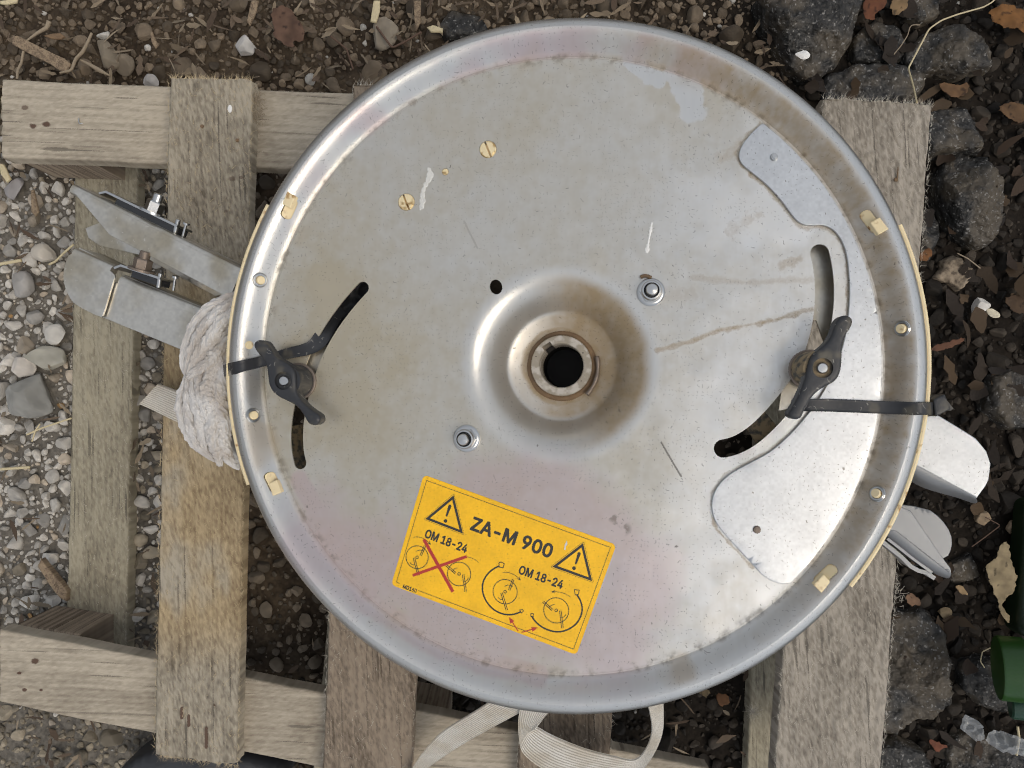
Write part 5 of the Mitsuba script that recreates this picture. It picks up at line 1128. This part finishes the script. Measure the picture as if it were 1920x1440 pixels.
def pleats(paths):
    out = []
    for n_, (pts, ws, dz) in enumerate(paths):
        p_ = [(x, y, dz + 0.004 * math.sin(math.pi * i_ / (len(pts) - 1))) for i_, (x, y) in enumerate(pts)]
        out.append(strand(p_, [q_ * (0.98 if n_ else 1) for q_ in ws], 3 + 2 * n_, zg, rs.uniform(-0.8, 0.8), 3, 0.9))
    return cat(out)
rag = pleats([
    ([(452, 575), (405, 620), (385, 680), (385, 750), (400, 810), (430, 850), (452, 870)], (26, 36, 34, 32, 30, 22, 8), -0.034),
    ([(445, 554), (400, 573), (372, 600), (353, 640), (344, 680), (350, 702)], (9, 11, 12, 11, 9, 5), -0.002),
    ([(450, 566), (405, 592), (380, 625), (360, 662), (351, 703)], (11, 14, 15, 12, 6), 0.002),
    ([(450, 583), (418, 605), (395, 635), (372, 668), (354, 704)], (11, 14, 15, 12, 6), 0.005),
    ([(448, 608), (420, 628), (398, 655), (375, 683), (356, 705)], (8, 10, 12, 10, 5), 0.002),
    ([(446, 630), (415, 655), (395, 678), (372, 695), (352, 708)], (9, 13, 14, 11, 6), 0.006),
    ([(446, 650), (420, 672), (400, 690), (380, 698), (358, 706)], (8, 11, 11, 8, 5), 0.003),
    ([(352, 703), (341, 735), (338, 770), (346, 800), (356, 822), (374, 844)], (5, 8, 10, 9, 8, 6), -0.004),
    ([(354, 706), (353, 745), (356, 785), (364, 815), (380, 842), (404, 864)], (5, 10, 12, 11, 9, 4), 0.0),
    ([(362, 702), (366, 740), (374, 775), (380, 800), (382, 830), (400, 858)], (6, 11, 13, 12, 9, 4), 0.003),
    ([(374, 698), (377, 735), (386, 770), (395, 800)], (9, 12, 11, 4), 0.006),
    ([(402, 688), (393, 725), (396, 755), (412, 776)], (12, 17, 17, 9), 0.006),
    ([(430, 678), (416, 715), (413, 750), (421, 780), (420, 815)], (13, 16, 17, 14, 9), 0.004),
    ([(420, 752), (404, 780), (400, 815), (408, 850), (412, 873)], (9, 14, 15, 12, 5), 0.005),
    ([(428, 768), (420, 805), (421, 840), (433, 866), (450, 879)], (12, 15, 13, 9, 3), 0.002)])
obj('rag', disc(rag), 'rag_cloth', smooth=True, label='crumpled dirty white rag stuffed under the left rim of the disc', cat='rag')

# packing straps
zt = lambda D: CZ - D
def row(xa, ya, Da, xb, yb, Db): return (P(xa, ya, zt(Da)), P(xb, yb, zt(Db)))
sk = thing('packing_strap', 'ribbed white packing strap looping below the disc at the bottom', 'packing strap')
ribbon([row(765, 1452, .850, 775, 1462, .852), row(792, 1412, .84, 812, 1432, .845), row(830, 1372, .82, 872, 1392, .825), (P(880, 1340, zt(.795)), P(935, 1357, zt(.80))), row(930, 1308, .77, 1000, 1322, .775), row(985, 1275, .75, 1060, 1290, .755)], 90, 0.0007, 'strap_plastic', 'band', 'flat strap end running under the disc from the lower left', None, 79, parent=sk, ribs=13)
ribbon([row(1000, 1285, .755, 1075, 1300, .75), row(975, 1330, .775, 1030, 1335, .77), row(972, 1362, .79, 1012, 1356, .775), (P(974, 1388, zt(.81)), P(1001, 1368, zt(.782))), row(979, 1408, .822, 1004, 1364, .785), (P(996, 1426, zt(.830)), P(1020, 1371, zt(.790))), row(1030, 1446, .835, 1060, 1390, .795), row(1090, 1462, .835, 1110, 1408, .80), row(1145, 1468, .83, 1160, 1420, .80), row(1192, 1452, .82, 1190, 1424, .80), (P(1222, 1420, zt(.80)), P(1212, 1402, zt(.79))), row(1240, 1380, .79, 1222, 1372, .78), row(1244, 1345, .78, 1220, 1345, .77), row(1242, 1305, .765, 1212, 1312, .755), row(1235, 1270, .75, 1200, 1285, .74)], 220, 0.0007, 'strap_plastic', 'band', 'curled strap end standing on edge', None, 79, parent=sk, ribs=13)
ribbon([row(296, 720, .835, 262, 757, .850), row(318, 728, .832, 303, 776, .848), row(345, 738, .828, 348, 797, .845), row(400, 755, .82, 405, 815, .838)], 40, 0.0012, 'strap_plastic', 'packing_strap', 'short ribbed strap end sticking out left of the rag', 'packing strap', 79, ribs=13)

# black rubber at the bottom edge, green container and clear film on the right
mt = slab(Polygon(PXY(smooth_poly([(200, 1470), (226, 1438), (262, 1418), (300, 1402), (335, 1397), (400, 1412), (470, 1426), (520, 1440), (540, 1470)], 1), 0.06)), 0.006, 0.06, 0.0, 0.02, fn=lambda p: 0.010 * (meshkit.fbm(np.c_[p * 18, np.zeros(len(p))], 2) - 0.5))
obj('rubber_mat', mt, 'black_rubber', smooth=True, label='smooth black rubber lump under the pallet at the bottom edge', cat='rubber mat')
gk = thing('plastic_container', 'dark green plastic container with a round cap at the right edge', 'container')
c0 = P(1876, 1252, 0.085); rad = 0.0375
axis = np.array([0.93, 0.02, 0.36]); axis = axis / np.linalg.norm(axis)
prof = [(0, 0), (rad - 0.003, 0), (rad - 0.0008, 0.0008), (rad, 0.003), (rad, 0.028), (rad - 0.002, 0.030), (rad * 0.6, 0.030), (rad * 0.6, 0.07), (0, 0.07)]
cap_ = lathe(prof, 72); cap_.apply_transform(trimesh.geometry.align_vectors([0, 0, 1], axis)); cap_.apply_translation(c0 - axis * 0.004)
obj('cap', cap_, 'green_plastic', gk, smooth=30)
d0 = P(1893, 1322, 0.07); sp = lathe([(0, 0), (0.014, 0), (0.016, 0.002), (0.016, 0.05), (0, 0.05)], 40); sp.apply_transform(trimesh.geometry.align_vectors([0, 0, 1], axis)); sp.apply_translation(d0)
obj('spout', sp, 'teal_plastic', gk, smooth=30)
bd = Polygon(PXY([(1934, 940), (1924, 1060), (1914, 1185), (1930, 1200), (2250, 1200), (2250, 940)], 0.045)).buffer(-0.012).buffer(0.012)
obj('body', slab(bd, 0.006, 0.045, 0.012, 0.014), 'dark_green_plastic', gk, smooth=40)
def film(poly_px, z, amp, seed):
    pl = Polygon(PXY(poly_px, z)).buffer(0); p, tri, loop = region(pl, 0.0024); q = np.c_[p, np.full(len(p), seed)]
    h = amp * (1.6 * np.abs(meshkit.fbm(q * 42, 3) - 0.5) * 2 + 0.5 * np.abs(meshkit.fbm(q * 130, 2) - 0.5) * 2)
    return trimesh.Trimesh(np.c_[p, z + h], tri, process=False)
obj('plastic_film', cat([film([(1795, 1362), (1808, 1338), (1826, 1346), (1842, 1366), (1838, 1380), (1822, 1384), (1808, 1372)], 0.036, 0.012, 3), film([(1838, 1380), (1860, 1366), (1890, 1372), (1940, 1392), (1940, 1420), (1898, 1410), (1868, 1402), (1850, 1392)], 0.040, 0.014, 8)]), 'clear_film', smooth=25, label='crumpled clear plastic film among the rubble at lower right', cat='plastic film')
